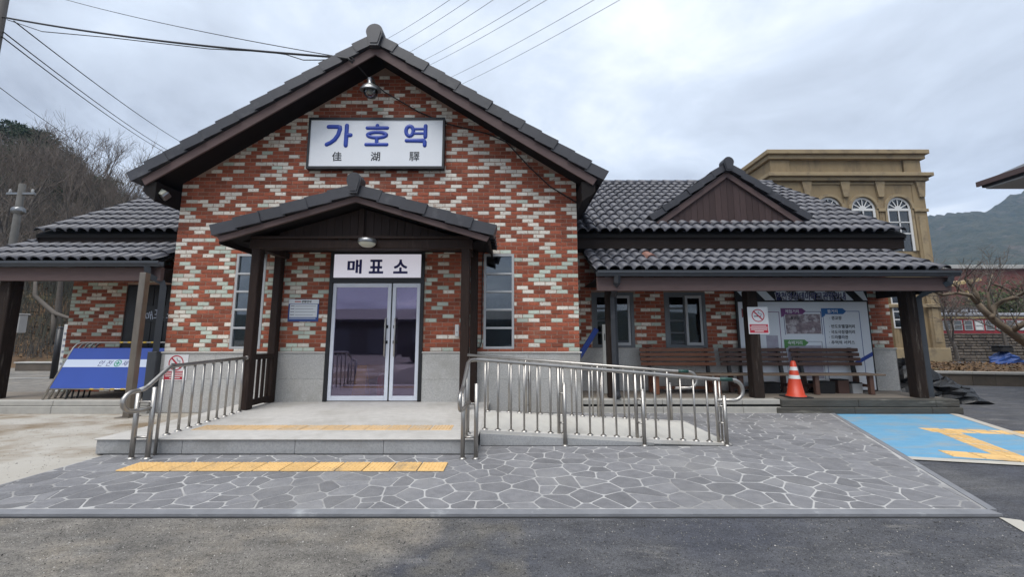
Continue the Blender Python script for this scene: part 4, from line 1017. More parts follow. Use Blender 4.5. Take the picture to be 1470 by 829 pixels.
CN = thing('traffic_cone', 'orange traffic cone with two white bands on the porch edge', 'cone', (5.55, 7.83, .26))
mb = MB(); mb.bbox(5.34, 5.76, 7.64, 8.02, .262, .288, .01); obj('base', mb, 'rubber', CN)
def cr_(z): return .155 - (z - .29) / .68 * .118
prof = [(.175, .285), (.17, .30), (cr_(.31), .31), (cr_(.60), .60)]
mb = MB(); mb.lathe([(.178, .287), (.172, .303), (cr_(.31), .31), (cr_(.62), .62), (cr_(.95), .95), (.022, .965), (.001, .966)], (5.55, 7.83, 0), 24); obj('body', mb, 'cone_orange', CN)
for a, b in ((.62, .69), (.78, .85)):
    mb = MB(); mb.lathe([(cr_(a) + .002, a), (cr_(b) + .002, b)], (5.55, 7.83, 0), 24); obj('reflective_band', mb, 'cone_white', CN)

# information board
IB = thing('information_board', 'large white visitor information board with black striped header behind the benches', 'board', (6.45, 8.7, .26))
by = 8.70
bx0, bx1 = 5.05, 7.93
obj('backing', MB().bbox(bx0 - .04, bx1 + .04, by, by + .05, .27, 2.50, .006), 'black', IB)
obj('panel', plate(bx0, bx1, .29, 2.215, by - .001, .004), 'board_white', IB)
for k in range(7):
    x = bx0 - .02 + k * .44
    mb = MB(); pts = [(x + .2, 2.25), (x + .42, 2.25), (x + .20, 2.49), (x - .02, 2.49)]; pts = [(min(max(p[0], bx0 - .03), bx1 + .03), p[1]) for p in pts]
    mb.prism(pts, by - .004, by - .001); obj('header_stripe', mb, 'board_white', IB)
def bz(v): return at(1150, v, by).z
def bxx(u, v): return at(u, v, by).x
obj('header_halo', letters('합천영상테마파크관람안내', bxx(1163, 425), bz(425.5), by - .006, wd=bxx(1212, 425) - bxx(1110, 425), hg=.20, bold=.055, depth=.0015), 'white_letter', IB)
obj('header_text', letters('합천영상테마파크관람안내', bxx(1163, 425), bz(425.5), by - .0085, wd=(bxx(1212, 425) - bxx(1110, 425)) * .985, hg=.185, bold=.022, depth=.0015), 'navy_letter', IB)
def flag(u0, u1, v0, v1, mt, txt):
    xa, xb, za, zb = bxx(u0, v0), bxx(u1, v0), bz(v0), bz(v1); h_ = za - zb
    mb = MB(); mb.prism([(xa, zb), (xb - h_ * .6, zb), (xb, (za + zb) / 2), (xb - h_ * .6, za), (xa, za)], by - .008, by - .005); obj('heading_flag', mb, mt, IB)
    mb = MB(); mb.prism([(xa, zb - .07), (xa + .08, zb - .03), (xa + .08, zb), (xa, zb)], by - .0075, by - .005); obj('flag_tail', mb, mt, IB)
    if txt: obj('heading_text', letters(txt, (xa + xb) / 2 - .03, (za + zb) / 2, by - .0085, hg=h_ * .62, bold=.02, depth=.001), 'white_letter', IB)
def frame(u0, u1, v0, v1, mt='purple', t=.012):
    xa, xb, za, zb = bxx(u0, v0), bxx(u1, v0), bz(v0), bz(v1)
    mb = MB(); mb.box(xa, xb, by - .007, by - .0052, za - t, za); mb.box(xa, xa + t, by - .007, by - .0052, zb, za - t); mb.box(xb - t, xb, by - .007, by - .0052, zb, za - t); obj('panel_frame', mb, mt, IB)
    return xa, xb, zb, za
flag(1064, 1083, 443.5, 452, 'tag_red', None); frame(1070, 1118, 448, 520)
x_ = frame(1124, 1178, 447.5, 481, 'navy_letter'); obj('photo', plate(x_[0] + .03, x_[1] - .03, x_[2] + .02, x_[3] - .06, by - .005, .0012), 'print_photo', IB)
obj('caption', letters('촬영장', bxx(1141, 457), bz(457), by - .0075, hg=.07, bold=.02, depth=.001), 'black_letter', IB)
flag(1120, 1156, 443, 451.5, 'purple', '체험거리')
x_ = frame(1180, 1233, 447, 545, 'notice_blue')
flag(1178, 1214, 443, 451.5, 'tag_blue', '볼거리')
x2 = frame(1127, 1180, 490.5, 545, 'print_grey'); obj('photo', plate(x2[0] + .03, x2[1] - .03, x2[2] + .02, x2[3] - .09, by - .005, .0012), 'print_pale', IB)
flag(1125, 1160, 488, 497, 'tag_green', '숙박거리')
obj('photo', plate(bxx(1100, 490), bxx(1117, 490), bz(520), bz(482), by - .005, .0012), 'print_pale', IB)
for i, (txt, v) in enumerate((('경교장', 457), ('반도호텔갤러리', 469), ('국도극장갤러리', 477), ('드라큘라관', 484.5), ('추억의 서커스', 492))):
    n = len(txt); h_ = .082; obj('list_text', letters('· ' + txt, bxx(1192, v) + n * .036, bz(v), by - .0075, wd=.05 + n * .074, hg=h_, bold=.022, depth=.001), 'black_letter', IB)
mb = MB(); mb.prism([(bx1 - .42, .80), (bx1, 1.02), (bx1, 1.11), (bx1 - .42, .885)], by - .0075, by - .005); obj('blue_band', mb, 'barrier_blue', IB)

# height-measure board, blue board, clutter
MS = thing('panel_board', 'tall narrow cream board with red and blue print beside the slim porch post', 'board', (2.02, 8.35, .26))
obj('panel', MB().bbox(1.92, 2.12, 8.33, 8.36, .262, 1.70, .004), 'measure_board', MS)
obj('picture', plate(2.03, 2.118, 1.30, 1.56, 8.329, .002), 'tag_red', MS); obj('slot', plate(1.955, 1.975, 1.36, 1.50, 8.329, .002), 'black', MS)
mb = MB(); mb.lathe([(.035, 0), (.022, 0)], (2.07, 8.327, 1.14), 12, M=Matrix.Rotation(R(90), 4, 'X')); obj('emblem', mb, 'tag_red', MS)
for i in range(3): obj('print_line', plate(2.0, 2.10, .86 + i * .05, .88 + i * .05, 8.329, .002), 'tag_blue', MS)
mb = MB(); mb.bbox(-.055, .055, -.02, .02, -.30, .30, .006); mb.mat(Matrix.Translation((1.66, 8.42, 1.36)) @ Matrix.Rotation(R(33), 4, 'Y'))
mb.bbox(-.05, .05, -.015, .015, -.6, -.29, .006)
BB = MB(); BB.bbox(-.055, .055, -.02, .02, -.75, .32, .006); BB.mat(Matrix.Translation((1.66, 8.50, 1.34)) @ Matrix.Rotation(R(33), 4, 'Y'))
BB.v = [(x, y, max(z, .27)) for x, y, z in BB.v]
bbo = thing('blue_board', 'narrow blue board leaning in the corner behind the granite wall', 'board', (1.4, 8.5, .26)); obj('board', BB, 'barrier_blue', bbo)
BB2 = MB().bbox(1.36, 1.47, 8.46, 8.54, .262, .74, .006); obj('foot', BB2, 'barrier_blue', bbo)
rr = random.Random(8)
def lump(name, label, cat, c, size, mt, seed=1, n=14, flat=.0):
    r_ = random.Random(seed); mb = MB(); k = n // 2; ph = [r_.uniform(0, 6.28) for _ in range(8)]; V = []
    for i in range(k + 1):
        a = math.pi * .5 * i / k
        for j in range(n):
            q = 2 * math.pi * j / n; f = 1 + .16 * math.sin(3 * q + ph[0] + i) + .10 * math.sin(5 * q + ph[1] + 2 * i) + .08 * math.sin(7 * q + ph[2] - i) + r_.uniform(-.07, .07)
            V.append((c[0] + size[0] * math.cos(a) * math.cos(q) * f, c[1] + size[1] * math.cos(a) * math.sin(q) * f, c[2] + size[2] * math.sin(a) * (1 + .18 * math.sin(2 * q + ph[3]) + r_.uniform(-.08, .08))))
    F = [(i * n + j, i * n + (j + 1) % n, (i + 1) * n + (j + 1) % n, (i + 1) * n + j) for i in range(k) for j in range(n)]
    mb.poly(V, F, 0, False); o = obj(name, mb, mt, loc=c); return tag(o, label, cat) if label else o
lump('tarpaulin', 'heap of crumpled black tarpaulin on the ground beyond the end porch post', 'tarpaulin', (9.75, 9.9, 0), (.95, .55, .78), 'tarp', 3, 18)
lump('tarpaulin', 'low flattened tail of black tarpaulin lying nearer the blue bay', 'tarpaulin', (9.75, 8.95, 0), (.62, .40, .46), 'tarp', 5, 18)
cl = [('dark cardboard box under the benches beside the cone', 'box', (6.55, 8.45), (.18, .12, .22), 'tarp'), ('reddish brown box under the bench beside a dark box', 'box', (6.95, 8.47), (.11, .1, .26), 'bench_brown'),
      ('grey plastic tub stored beneath the end bench', 'tub', (7.22, 8.45), (.10, .1, .2), 'plastic_grey'), ('small dark crate beneath the middle bench', 'crate', (5.4, 8.45), (.2, .1, .2), 'tarp')]
for lab, cat, (x, y), (a, b, h_), mt in cl:
    o = thing('storage_' + cat, lab, cat, (x, y, .26)); mb = MB(); mb.poly([(x - a, y - b, .262), (x + a, y - b, .262), (x + a, y + b, .262), (x - a, y + b, .262), (x - a * 1.06, y - b * 1.05, .262 + h_), (x + a * 1.06, y - b * 1.05, .262 + h_), (x + a * 1.06, y + b * 1.05, .262 + h_), (x - a * 1.06, y + b * 1.05, .262 + h_)], [(0, 3, 2, 1), (0, 1, 5, 4), (1, 2, 6, 5), (2, 3, 7, 6), (3, 0, 4, 7)])
    obj('body', mb, mt, o); mb = MB(); mb.bbox(x - a * 1.09, x + a * 1.09, y - b * 1.08, y + b * 1.08, .262 + h_, .285 + h_, .005); obj('lid', mb, 'rubber', o)

# ------------------------------------------------------------------ lamps and small fittings
LP = thing('dish_lamp', 'round dish lamp with clear globe hanging under the gable peak', 'lamp', (-2.93, 7.35, 6.6))
lx, ly, lz = -2.86, 7.30, 6.42
Mx = Matrix.Rotation(R(18), 4, 'X')
mb = MB(); mb.lathe([(.04, .20), (.05, .10), (.14, .05), (.205, -.02), (.21, -.05), (.195, -.04), (.13, .03), (.04, .08)], (lx, ly, lz), 20, M=Mx); obj('shade', mb, 'lamp_metal', LP)
mb = MB(); mb.lathe([(.001, -.20), (.08, -.185), (.13, -.13), (.145, -.06), (.12, .0)], (lx, ly, lz), 18, M=Mx); obj('globe', mb, 'glass', LP)
mb = MB(); mb.ball((lx, ly, lz - .07), .055, 10); obj('bulb', mb, 'lamp_glass', LP)
mb = MB(); mb.tube([(lx, ly, lz + .19), (lx - .02, ly + .06, lz + .30), (lx - .02, ly + .2, lz + .33), (lx - .02, WY - .005, lz + .2)], .018, 8); obj('arm', mb, 'lamp_metal', LP)
CL_ = thing('ceiling_lamp', 'oval ceiling lamp under the entrance canopy beam', 'lamp', (-2.55, 7.25, 2.98)); c = at(527, 352, 6.62)
mb = MB(); mb.lathe([(.001, -.065), (.09, -.055), (.135, -.02), (.145, .0)], (c.x, 6.62, c.z + .03), 18); obj('diffuser', mb, 'lamp_glass', CL_)
mb = MB(); mb.lathe([(.15, 0), (.155, .02), (.15, .07), (.001, .07)], (c.x, 6.62, c.z + .03), 18); obj('rim', mb, 'lamp_metal', CL_)
mb = MB(); mb.bbox(c.x - .03, c.x + .03, 6.62, 6.74, c.z + .06, c.z + .10, .005); obj('bracket', mb, 'lamp_metal', CL_)
FL = thing('flood_lamp', 'square flood lamp under the roof eave corner above the small tiled roof', 'lamp', (-6.95, 7.4, 4.2))
mb = MB(); mb.bbox(-7.0, -6.72, 7.22, 7.36, 4.12, 4.28, .02); mb.mat(Matrix.Translation((-6.86, 7.3, 4.16)) @ Matrix.Rotation(R(22), 4, 'Y') @ Matrix.Rotation(R(-30), 4, 'X') @ Matrix.Translation((6.86, -7.3, -4.16))); obj('housing', mb, 'lamp_metal', FL)
mb = MB(); mb.bbox(-6.98, -6.74, 7.19, 7.23, 4.14, 4.26, .01); mb.mat(Matrix.Translation((-6.86, 7.3, 4.16)) @ Matrix.Rotation(R(22), 4, 'Y') @ Matrix.Rotation(R(-30), 4, 'X') @ Matrix.Translation((6.86, -7.3, -4.16))); obj('lens', mb, 'lamp_glass', FL)
c = at(656, 475, WY - .03)
DB = thing('call_box', 'small white call box on the brick by the canopy post', 'box', (c.x, WY, c.z))
mb = MB(); mb.bbox(c.x - .04, c.x + .04, WY - .05, WY - .008, c.z - .12, c.z + .12, .012); obj('case', mb, 'white_paint', DB); mb = MB(); mb.bbox(c.x - .015, c.x + .015, WY - .056, WY - .05, c.z - .05, c.z - .02, .002); obj('button', mb, 'plastic_grey', DB)

# cables
def catenary(a, b, sag, n=18): 
    a, b = Vector(a), Vector(b); return [a.lerp(b, i / n) - Vector((0, 0, sag * 4 * (i / n) * (1 - i / n))) for i in range(n + 1)]
def cable(label, path, r=.012, group=None): mb = MB(); mb.tube(path, r, 5); return tag(obj('cable', mb, 'cable', loc=path[0]), label, 'cable', group or 'overhead cables')
cable('black cable drooping across the gable from the lamp to the far eave', [at(505, 82, 7.05), at(515, 96, 7.2), at(535, 118, 7.5), at(552, 132, 7.62), at(600, 160, 7.66), at(640, 177, 7.66), at(700, 192, 7.66), at(727, 204, 7.66), at(760, 240, 7.66), at(790, 268, 7.66), at(828, 291, 7.66)], .013)
cable('thin black cable running down beside the tall window by the canopy', [(-.42, 7.66, 3.30), (-.50, 7.67, 3.18), (-.58, 7.67, 3.08), (-.59, 7.67, 2.9), (-.59, 7.67, 1.35), (-.63, 7.67, 1.23), (-.85, 7.67, 1.19)], .011)
PT = at(2, 22, 9.0)
cable('thick bundled cable from the dark pole to the gable edge', catenary(at(2, 24, 9), at(484, 82, 7.06), .12, 24) + [at(500, 84, 7.02), at(506, 90, 7.04)], .022)
cable('slack cable looping under the thick bundled cable', [at(10, 28, 9), at(60, 45, 8.9), at(160, 54, 8.5), at(300, 70, 8), at(380, 74, 7.6), at(410, 78, 7.5), at(435, 86, 7.4), at(460, 86, 7.3), at(490, 84, 7.04)], .010)
cable('thin cable above the bundled one, meeting the gable edge', catenary(at(90, -2, 12), at(484, 81, 7.06), .10), .009)
for (u0, v0, u1, v1, lab) in ((20, 30, 262, 196, 'upper of three wires falling from the dark pole behind the gable'), (4, 45, 242, 207, 'middle of three wires falling from the dark pole behind the gable'), (2, 52, 235, 208, 'lowest of three wires falling from the dark pole behind the gable')):
    cable(lab, catenary(at(u0, v0, 9), at(u1 + 30, v1 + 25, 30), .3), .016)
sw = [(660, 120, 888, -2), (645, 110, 850, -2), (616, 92, 780, -2), (606, 86, 755, -2), (590, 74, 697, -2), (575, 62, 662, -2), (562, 52, 634, -2)]
for i, (u0, v0, u1, v1) in enumerate(sw):
    cable(['rightmost', 'second from right', 'third from right', 'middle', 'third from left', 'second from left', 'leftmost'][i] + ' of the seven wires rising over the gable slope', catenary(at(u0 - 40, v0 + 20, 60), at(u1 + 60, v1 - 32, 26), .5), .020, 'wires in the sky above the gable')
cable('faint wire crossing behind the bare trees from the frame edge', catenary(at(-5, 122, 14), at(180, 240, 40), .4), .015)

# ------------------------------------------------------------------ utility poles
def upole(label, x, y, h_, r0, r1, mt, arms=True):
    t = thing('utility_pole', label, 'pole', (x, y, 0))
    mb = MB(); mb.tube([(x, y, 0), (x, y, h_)], [r0, r1], 12); obj('shaft', mb, mt, t)
    if arms:
        mb = MB(); mb.bbox(x - .55, x + .55, y - .05, y + .05, h_ - .45, h_ - .36, .01); obj('cross_arm', mb, 'lamp_metal', t)
        for dx in (-.45, 0, .45): mb = MB(); mb.lathe([(.03, 0), (.05, .04), (.03, .08), (.045, .12), (.001, .16)], (x + dx, y, h_ - .36), 10); obj('insulator', mb, 'plastic_grey', t)
        mb = MB(); mb.tube([(x - .13, y, h_ - 1.1), (x + .13, y, h_ - 1.1)], .16, 10); obj('clamp_band', mb, 'lamp_metal', t)
p = at(32, 268, 15); upole('grey concrete utility pole rising above the small tiled roof', p.x, 15, p.z + .1, .13, .10, 'pole_concrete')
p = at(-2, 40, 9); upole('dark utility pole at the upper corner carrying the bundled cable', p.x - .03, 9.0, 11.5, .13, .10, 'pole_dark', False)

# ------------------------------------------------------------------ things on the near porch
SP = thing('steel_post', 'tall square stainless post standing before the blue barriers', 'post', (-6.86, 7.2, 0))
mb = MB(); mb.bbox(-6.915, -6.80, 7.145, 7.255, .0, 2.62, .008); obj('shaft', mb, 'steel_dull', SP)
mb = MB(); mb.bbox(-6.985, -6.735, 7.075, 7.325, .006, .02, .004); obj('base_plate', mb, 'steel_dull', SP)
names_ = ['front blue safety barrier with white lettered stripe, first of the leaning stack', 'second blue barrier leaning directly behind the lettered front one', 'third blue barrier in the leaning stack on the porch', 'fourth blue barrier in the leaning stack, close to the door', 'last blue barrier at the back of the leaning stack']
for k in range(5):
    t = thing('safety_barrier', names_[k], 'barrier', (-8.0, 7.8 + k * .07, .24), 'blue safety barriers leaning on the porch')
    A0, y0 = R(23), 7.66 + k * .075
    Mx = Matrix.Translation((-7.97 + k * .03, y0, .243)) @ Matrix.Rotation(-A0, 4, 'X')
    W2, H = 1.0, 1.17
    fr = [(-W2, 0, 0), (-W2, 0, H - .12), (-W2 + .035, 0, H - .035), (-W2 + .12, 0, H), (W2 - .12, 0, H), (W2 - .035, 0, H - .035), (W2, 0, H - .12), (W2, 0, 0)]
    mb = MB(); mb.tube(fr, .018, 8); mb.mat(Mx); obj('frame', mb, 'steel', t)
    mb = MB(); mb.tube([(-W2, 0, .20), (W2, 0, .20)], .014, 8); mb.mat(Mx); obj('lower_bar', mb, 'steel', t)
    mb = MB(); mb.box(-W2 + .02, W2 - .02, -.008, .008, .215, H - .13); mb.mat(Mx); obj('panel', mb, 'barrier_blue', t)
    for x in (-.62, .62):
        mb = MB(); mb.tube([(x, .0, .2), (x, .05, .02), (x, .06, .0)], .014, 6); mb.mat(Mx); obj('leg', mb, 'rubber', t)
    if k == 0:
        mb = MB(); mb.box(-W2 + .02, W2 - .02, -.0105, -.0085, .64, .80); mb.mat(Mx); obj('stripe', mb, 'barrier_stripe', t)
        for ch, x in (('안', -.24), ('전', -.08), ('제', .24), ('일', .40)):
            mb = letters(ch, x, .72, -.011, hg=.115, bold=.0, depth=.001, slant=.3); mb.mat(Mx); obj('letter', mb, 'navy_letter', t)
        mb = MB(); n = 20; mb.poly([(.085 + r_ * math.cos(2 * math.pi * i / n), -.0115, .72 + r_ * math.sin(2 * math.pi * i / n)) for r_ in (.072, .055) for i in range(n)], [(i, (i + 1) % n, (i + 1) % n + n, i + n) for i in range(n)])
        mb.box(.045, .125, -.0118, -.011, .708, .732); mb.box(.073, .097, -.0126, -.0119, .68, .76); mb.mat(Mx); obj('cross_emblem', mb, 'green_cross', t)
        for i in range(5):
            mb = MB(); mb.tube([(-.20 + i * .2, 0, .20), (-.12 + i * .2, 0, .20)], .0165, 8); mb.mat(Mx); obj('hazard_band', mb, 'hazard_yellow', t)
        for i in range(5):
            mb = MB(); mb.tube([(-.10 + i * .16, 0, H), (-.03 + i * .16, 0, H)], .0205, 8); mb.mat(Mx); obj('hazard_band', mb, 'hazard_yellow', t)
# fallen ticket letters on the dark door
HB = thing('door_sign', 'dark hanging sign with crooked white Korean letters on the black door', 'sign', (-7.55, WW - .05, 1.9))
pc = at(222, 452, WW - .04)
obj('panel', MB().bbox(pc.x - .55, pc.x + .75, WW - .035, WW - .012, pc.z - .16, pc.z + .2, .004), 'black', HB)
for ch, u, v, rt in (('매', 214, 454, R(14)), ('표', 228, 451, R(2)), ('소', 246, 451, 0)):
    p = at(u, v, WW - .037); obj('letter', letters(ch, p.x, p.z, WW - .036, hg=.19, rot=rt), 'barrier_stripe', HB)
# box on a stand, sign stake, bollard by the road
p = at(22, 465, 13.5)
MBX = thing('meter_box', 'pale grey box on a slim post beside the road', 'box', (p.x, 13.5, 0))
mb = MB(); mb.bbox(p.x - .34, p.x + .30, 13.35, 13.6, p.z - .32, p.z + .30, .02); obj('case', mb, 'plastic_grey', MBX); mb = MB(); mb.bbox(p.x - .37, p.x + .33, 13.32, 13.63, p.z + .30, p.z + .34, .01); obj('lid', mb, 'plastic_grey', MBX)
mb = MB(); mb.bbox(p.x - .3, p.x - .2, 13.6, 13.7, 0, 3.4, .01); obj('stand', mb, 'pole_concrete', MBX)
p = at(93, 500, 10.6)
SK = thing('sign_stake', 'slim white stake with dark marks beside the barriers', 'stake', (p.x, 10.6, 0)); mb = MB(); mb.bbox(p.x - .07, p.x + .07, 10.57, 10.63, 0, 1.78, .008); obj('stake', mb, 'white_paint', SK)
for i in range(6): obj('mark', plate(p.x - .04, p.x + .04, .7 + i * .16, .76 + i * .16, 10.569, .002), 'print_grey', SK)
p = at(82, 505, 14.0)
BO = thing('bollard', 'black roadside bollard in front of the leaf covered bank', 'bollard', (p.x, 14, 0)); mb = MB(); mb.tube([(p.x, 14, 0), (p.x, 14, 1.75)], .09, 10); obj('shaft', mb, 'black', BO); mb = MB(); mb.ball((p.x, 14, 1.75), .092, 10); obj('cap', mb, 'black', BO)
p = gnd(50, 533); KB = thing('stone_bench', 'low concrete block beside the road below the leafy bank', 'block', (p.x, p.y, 0)); mb = MB(); mb.bbox(p.x - .9, p.x + .75, p.y, p.y + .4, 0, .32, .02); obj('block', mb, 'wall_stone', KB); mb = MB(); mb.bbox(p.x - .95, p.x + .8, p.y - .03, p.y + .43, .32, .38, .01); obj('cap', mb, 'planter_cap', KB)

# inside the hall, seen through the door
WF = thing('wet_floor_sign', 'yellow folding floor sign behind the glass door', 'sign', (-3.05, 8.02, .2))
for s in (-1, 1):
    mb = MB(); mb.prism([(-3.20, .202), (-2.92, .202), (-2.97, .85), (-3.15, .85)], 8.11 - .01, 8.11 + .01); mb.mat(Matrix.Translation((0, 8.11, .85)) @ Matrix.Rotation(R(-14 * s), 4, 'X') @ Matrix.Translation((0, -8.11, -.85))); obj('board', mb, 'yellow_plastic', WF)
EX = thing('fire_extinguisher', 'red fire extinguisher on the floor behind the glass door', 'extinguisher', (-2.66, 8.12, .2))
mb = MB(); mb.lathe([(.001, .202), (.08, .202), (.085, .22), (.085, .58), (.06, .65), (.03, .68), (.001, .68)], (-2.66, 8.12, 0), 16); obj('cylinder', mb, 'extinguisher', EX)
mb = MB(); mb.bbox(-2.69, -2.58, 8.10, 8.14, .68, .75, .008); obj('valve', mb, 'black', EX)

# ------------------------------------------------------------------ neighbours
BY = 21.0
BG_ = thing('stucco_building', 'beige stucco building with arched white windows and heavy cornice', 'building', (18.8, BY, 0))
bx0, bx1, bt = 14.6, 23.1, 11.7
arch = [(20.45, .62), (18.05, .62), (15.65, .62), (21.2, .62)]
cx_ = [at(1291, 300, BY).x, at(1240, 300, BY).x, at(1191, 300, BY).x]
W_, zs_, zb_ = .58, at(1290, 300, BY).z, 6.2
mb = MB(); holes = []
mb.box(bx0, bx1, BY + .12, 40, 0, bt - .3)
body = obj('wall', mb, 'beige', BG_)
def arch_pts(cx, w_, zs, zb, n=12): return [(cx - w_, zb), (cx + w_, zb)] + [(cx + w_ * math.cos(math.pi * i / n), zs + w_ * math.sin(math.pi * i / n)) for i in range(n + 1)]
# front skin with pilasters and panels between them
mb = MB(); edges_ = [bx0] + [x for c in sorted(cx_) for x in (c - .85, c + .85)] + [bx1]
for a, b in zip(edges_[0::2], edges_[1::2]): mb.box(a, b, BY, BY + .118, 0, 10.15)
obj('pilaster', mb, 'beige', BG_)
for c in cx_:
    n = 16; mb = MB(); ro_, ri = .85, W_ + .12                      # arch ring and spandrel
    V = [(c + ro_ * math.cos(math.pi * i / n), BY - .05, zs_ + ro_ * math.sin(math.pi * i / n)) for i in range(n + 1)] + [(c + ri * math.cos(math.pi * i / n), BY - .05, zs_ + ri * math.sin(math.pi * i / n)) for i in range(n + 1)]
    V += [(x, BY + .115, z) for x, y, z in V]; m_ = 2 * (n + 1)
    F = [(i, i + 1, i + 1 + n + 1, i + n + 1) for i in range(n)] + [(i + n + 1, i + n + 2, i + n + 2 + m_, i + n + 1 + m_) for i in range(n)] + [(i, i + m_, i + 1 + m_, i + 1) for i in range(n)]
    mb.poly(V, F); obj('arch_moulding', mb, 'beige_trim', BG_)
    mb = MB(); mb.prism([(c - .85, zs_)] + [(c - .85 * math.cos(math.pi * i / n), zs_ + .85 * math.sin(math.pi * i / n)) for i in range(n + 1)] + [(c + .85, 10.15), (c - .85, 10.15)], BY + .03, BY + .117); obj('spandrel', mb, 'beige', BG_)
    for x in (c - .80, c + .68): mb = MB(); mb.box(x, x + .12, BY + .0, BY + .116, zb_, zs_); obj('jamb', mb, 'beige_trim', BG_)
    mb = MB(); n = 14
    V = [(c + r_ * math.cos(math.pi * i / n), BY + .06, zs_ + r_ * math.sin(math.pi * i / n)) for r_ in (W_ + .1, W_ - .02) for i in range(n + 1)]
    mb.poly(V, [(i, i + 1, i + 1 + n + 1, i + n + 1) for i in range(n)])
    for q in range(1, 6):
        an = math.pi * q / 6; d_ = (math.cos(an), math.sin(an)); px_, pz_ = -d_[1] * .028, d_[0] * .028
        mb.face([(c + d_[0] * .2 + px_, BY + .065, zs_ + d_[1] * .2 + pz_), (c + d_[0] * .2 - px_, BY + .065, zs_ + d_[1] * .2 - pz_), (c + d_[0] * W_ - px_, BY + .065, zs_ + d_[1] * W_ - pz_), (c + d_[0] * W_ + px_, BY + .065, zs_ + d_[1] * W_ + pz_)])
    mb.prism(arch_pts(c, .2, zs_, zs_ - .02, 8), BY + .055, BY + .075)
    mb.box(c - W_ - .1, c - W_ + .03, BY + .05, BY + .09, zb_, zs_); mb.box(c + W_ - .03, c + W_ + .1, BY + .05, BY + .09, zb_, zs_)
    mb.box(c - W_ + .03, c + W_ - .03, BY + .05, BY + .09, zs_ - .1, zs_ + .04); mb.box(c - .03, c + .03, BY + .055, BY + .088, zb_, zs_ - .1)
    for z in (zs_ - .75, zs_ - 1.4): mb.box(c - W_ + .03, c + W_ - .03, BY + .055, BY + .086, z - .03, z + .03)
    wo = obj('window', mb, 'white_paint', BG_)
    mb = MB(); mb.prism(arch_pts(c, W_ + .05, zs_, zb_), BY + .1, BY + .115); obj('pane', mb, 'glass_shade', wo)
for x in [(a + b) / 2 for a, b in zip(sorted(cx_), sorted(cx_)[1:])] + [max(cx_) + 1.3, min(cx_) - 1.2]:
    mb = MB(); mb.prism([(x - .14, 9.25), (x + .14, 9.25), (x + .27, 10.16), (x - .27, 10.16)], BY - .10, BY - .003); obj('corbel', mb, 'beige_trim', BG_)
for c in cx_:
    mb = MB(); mb.bbox(c - .95, c + .95, BY - .035, BY + .029, 10.0, 10.12, .01); obj('moulding', mb, 'beige_trim', BG_)
zc1, zc2 = 10.2, 11.75
def cornice(z, h_, ov):
    for k, (dz, o_) in enumerate(((0, ov * .55), (h_ * .5, ov))):
        mb = MB(); mb.bbox(bx0 - o_, bx1 + o_, BY - o_, 40 + o_, z + dz, z + dz + h_ * .5 - .001, .02); obj('cornice', mb, 'beige_trim', BG_)
cornice(10.17, .42, .34); cornice(11.45, .5, .30)
for a, b in ((bx0 + 1.15, bx1 - 1.0),):
    mb = MB(); mb.box(a, b, BY + .06, BY + .118, 10.6, 11.45); obj('parapet_panel', mb, 'beige', BG_)
for a, b in ((bx0, bx0 + 1.1), (bx1 - .95, bx1)):
    mb = MB(); mb.bbox(a, b, BY - .02, BY + .118, 10.6, 11.448, .02); obj('parapet_pier', mb, 'beige', BG_)
zi = at(1325, 302, BY).z
for a, b in zip(edges_[0::2], edges_[1::2]):
    mb = MB(); mb.bbox(a - .06, b + .06, BY - .08, BY - .002, zi - .1, zi + .08, .02); obj('impost', mb, 'beige_trim', BG_)
    mb = MB(); mb.bbox(a + .15, b - .15, BY - .03, BY - .001, 1.2, zi - .35, .015); obj('pilaster_panel', mb, 'beige_trim', BG_)
mb = MB(); mb.bbox(bx0 - .1, bx1 + .12, BY - .14, BY - .004, 0, .9, .03); obj('plinth', mb, 'beige_trim', BG_)
mb = MB(); mb.bbox(bx0 - .1, bx1 + .12, BY - .12, BY - .004, 3.05, 3.25, .03); obj('band', mb, 'beige_trim', BG_)
c = at(1291, 445, BY).x
mb = MB(); wx0, wx1, wz0, wz1 = c - .40, c + .40, 1.95, 4.6
mb.box(wx0, wx1, BY - .03, BY - .005, wz0, wz1); gw = obj('window', mb, 'white_paint', BG_)
for i in range(2):
    for j in range(6):
        mb = MB(); mb.box(wx0 + .06 + i * .36, wx0 + .38 + i * .36, BY - .036, BY - .031, wz0 + .07 + j * .43, wz0 + .43 + j * .43); obj('pane', mb, 'glass_shade', gw)
# stone retaining wall, each stone a piece
SWY = 24.2
mb = MB(); mb.box(23.4, 46, SWY + .05, SWY + .5, 0, 1.72); SWL = tag(obj('retaining_wall', mb, 'wall_joint'), 'grey brown rubble retaining wall below the red tram', 'wall')
rr = random.Random(3); z = .02; k = 0
while z < 1.68:
    h_ = rr.uniform(.15, .22); h_ = min(h_, 1.71 - z); x = 23.4 + rr.uniform(-.2, 0)
    while x < 33.5:
        w_ = rr.uniform(.24, .48); mb = MB(); mb.bbox(x, x + w_ - .03, SWY - rr.uniform(.0, .06), SWY + .1, z, z + h_ - .03, .03); obj('stone', mb, 'wall_stone', SWL); x += w_ - .012
    z += h_; k += 1
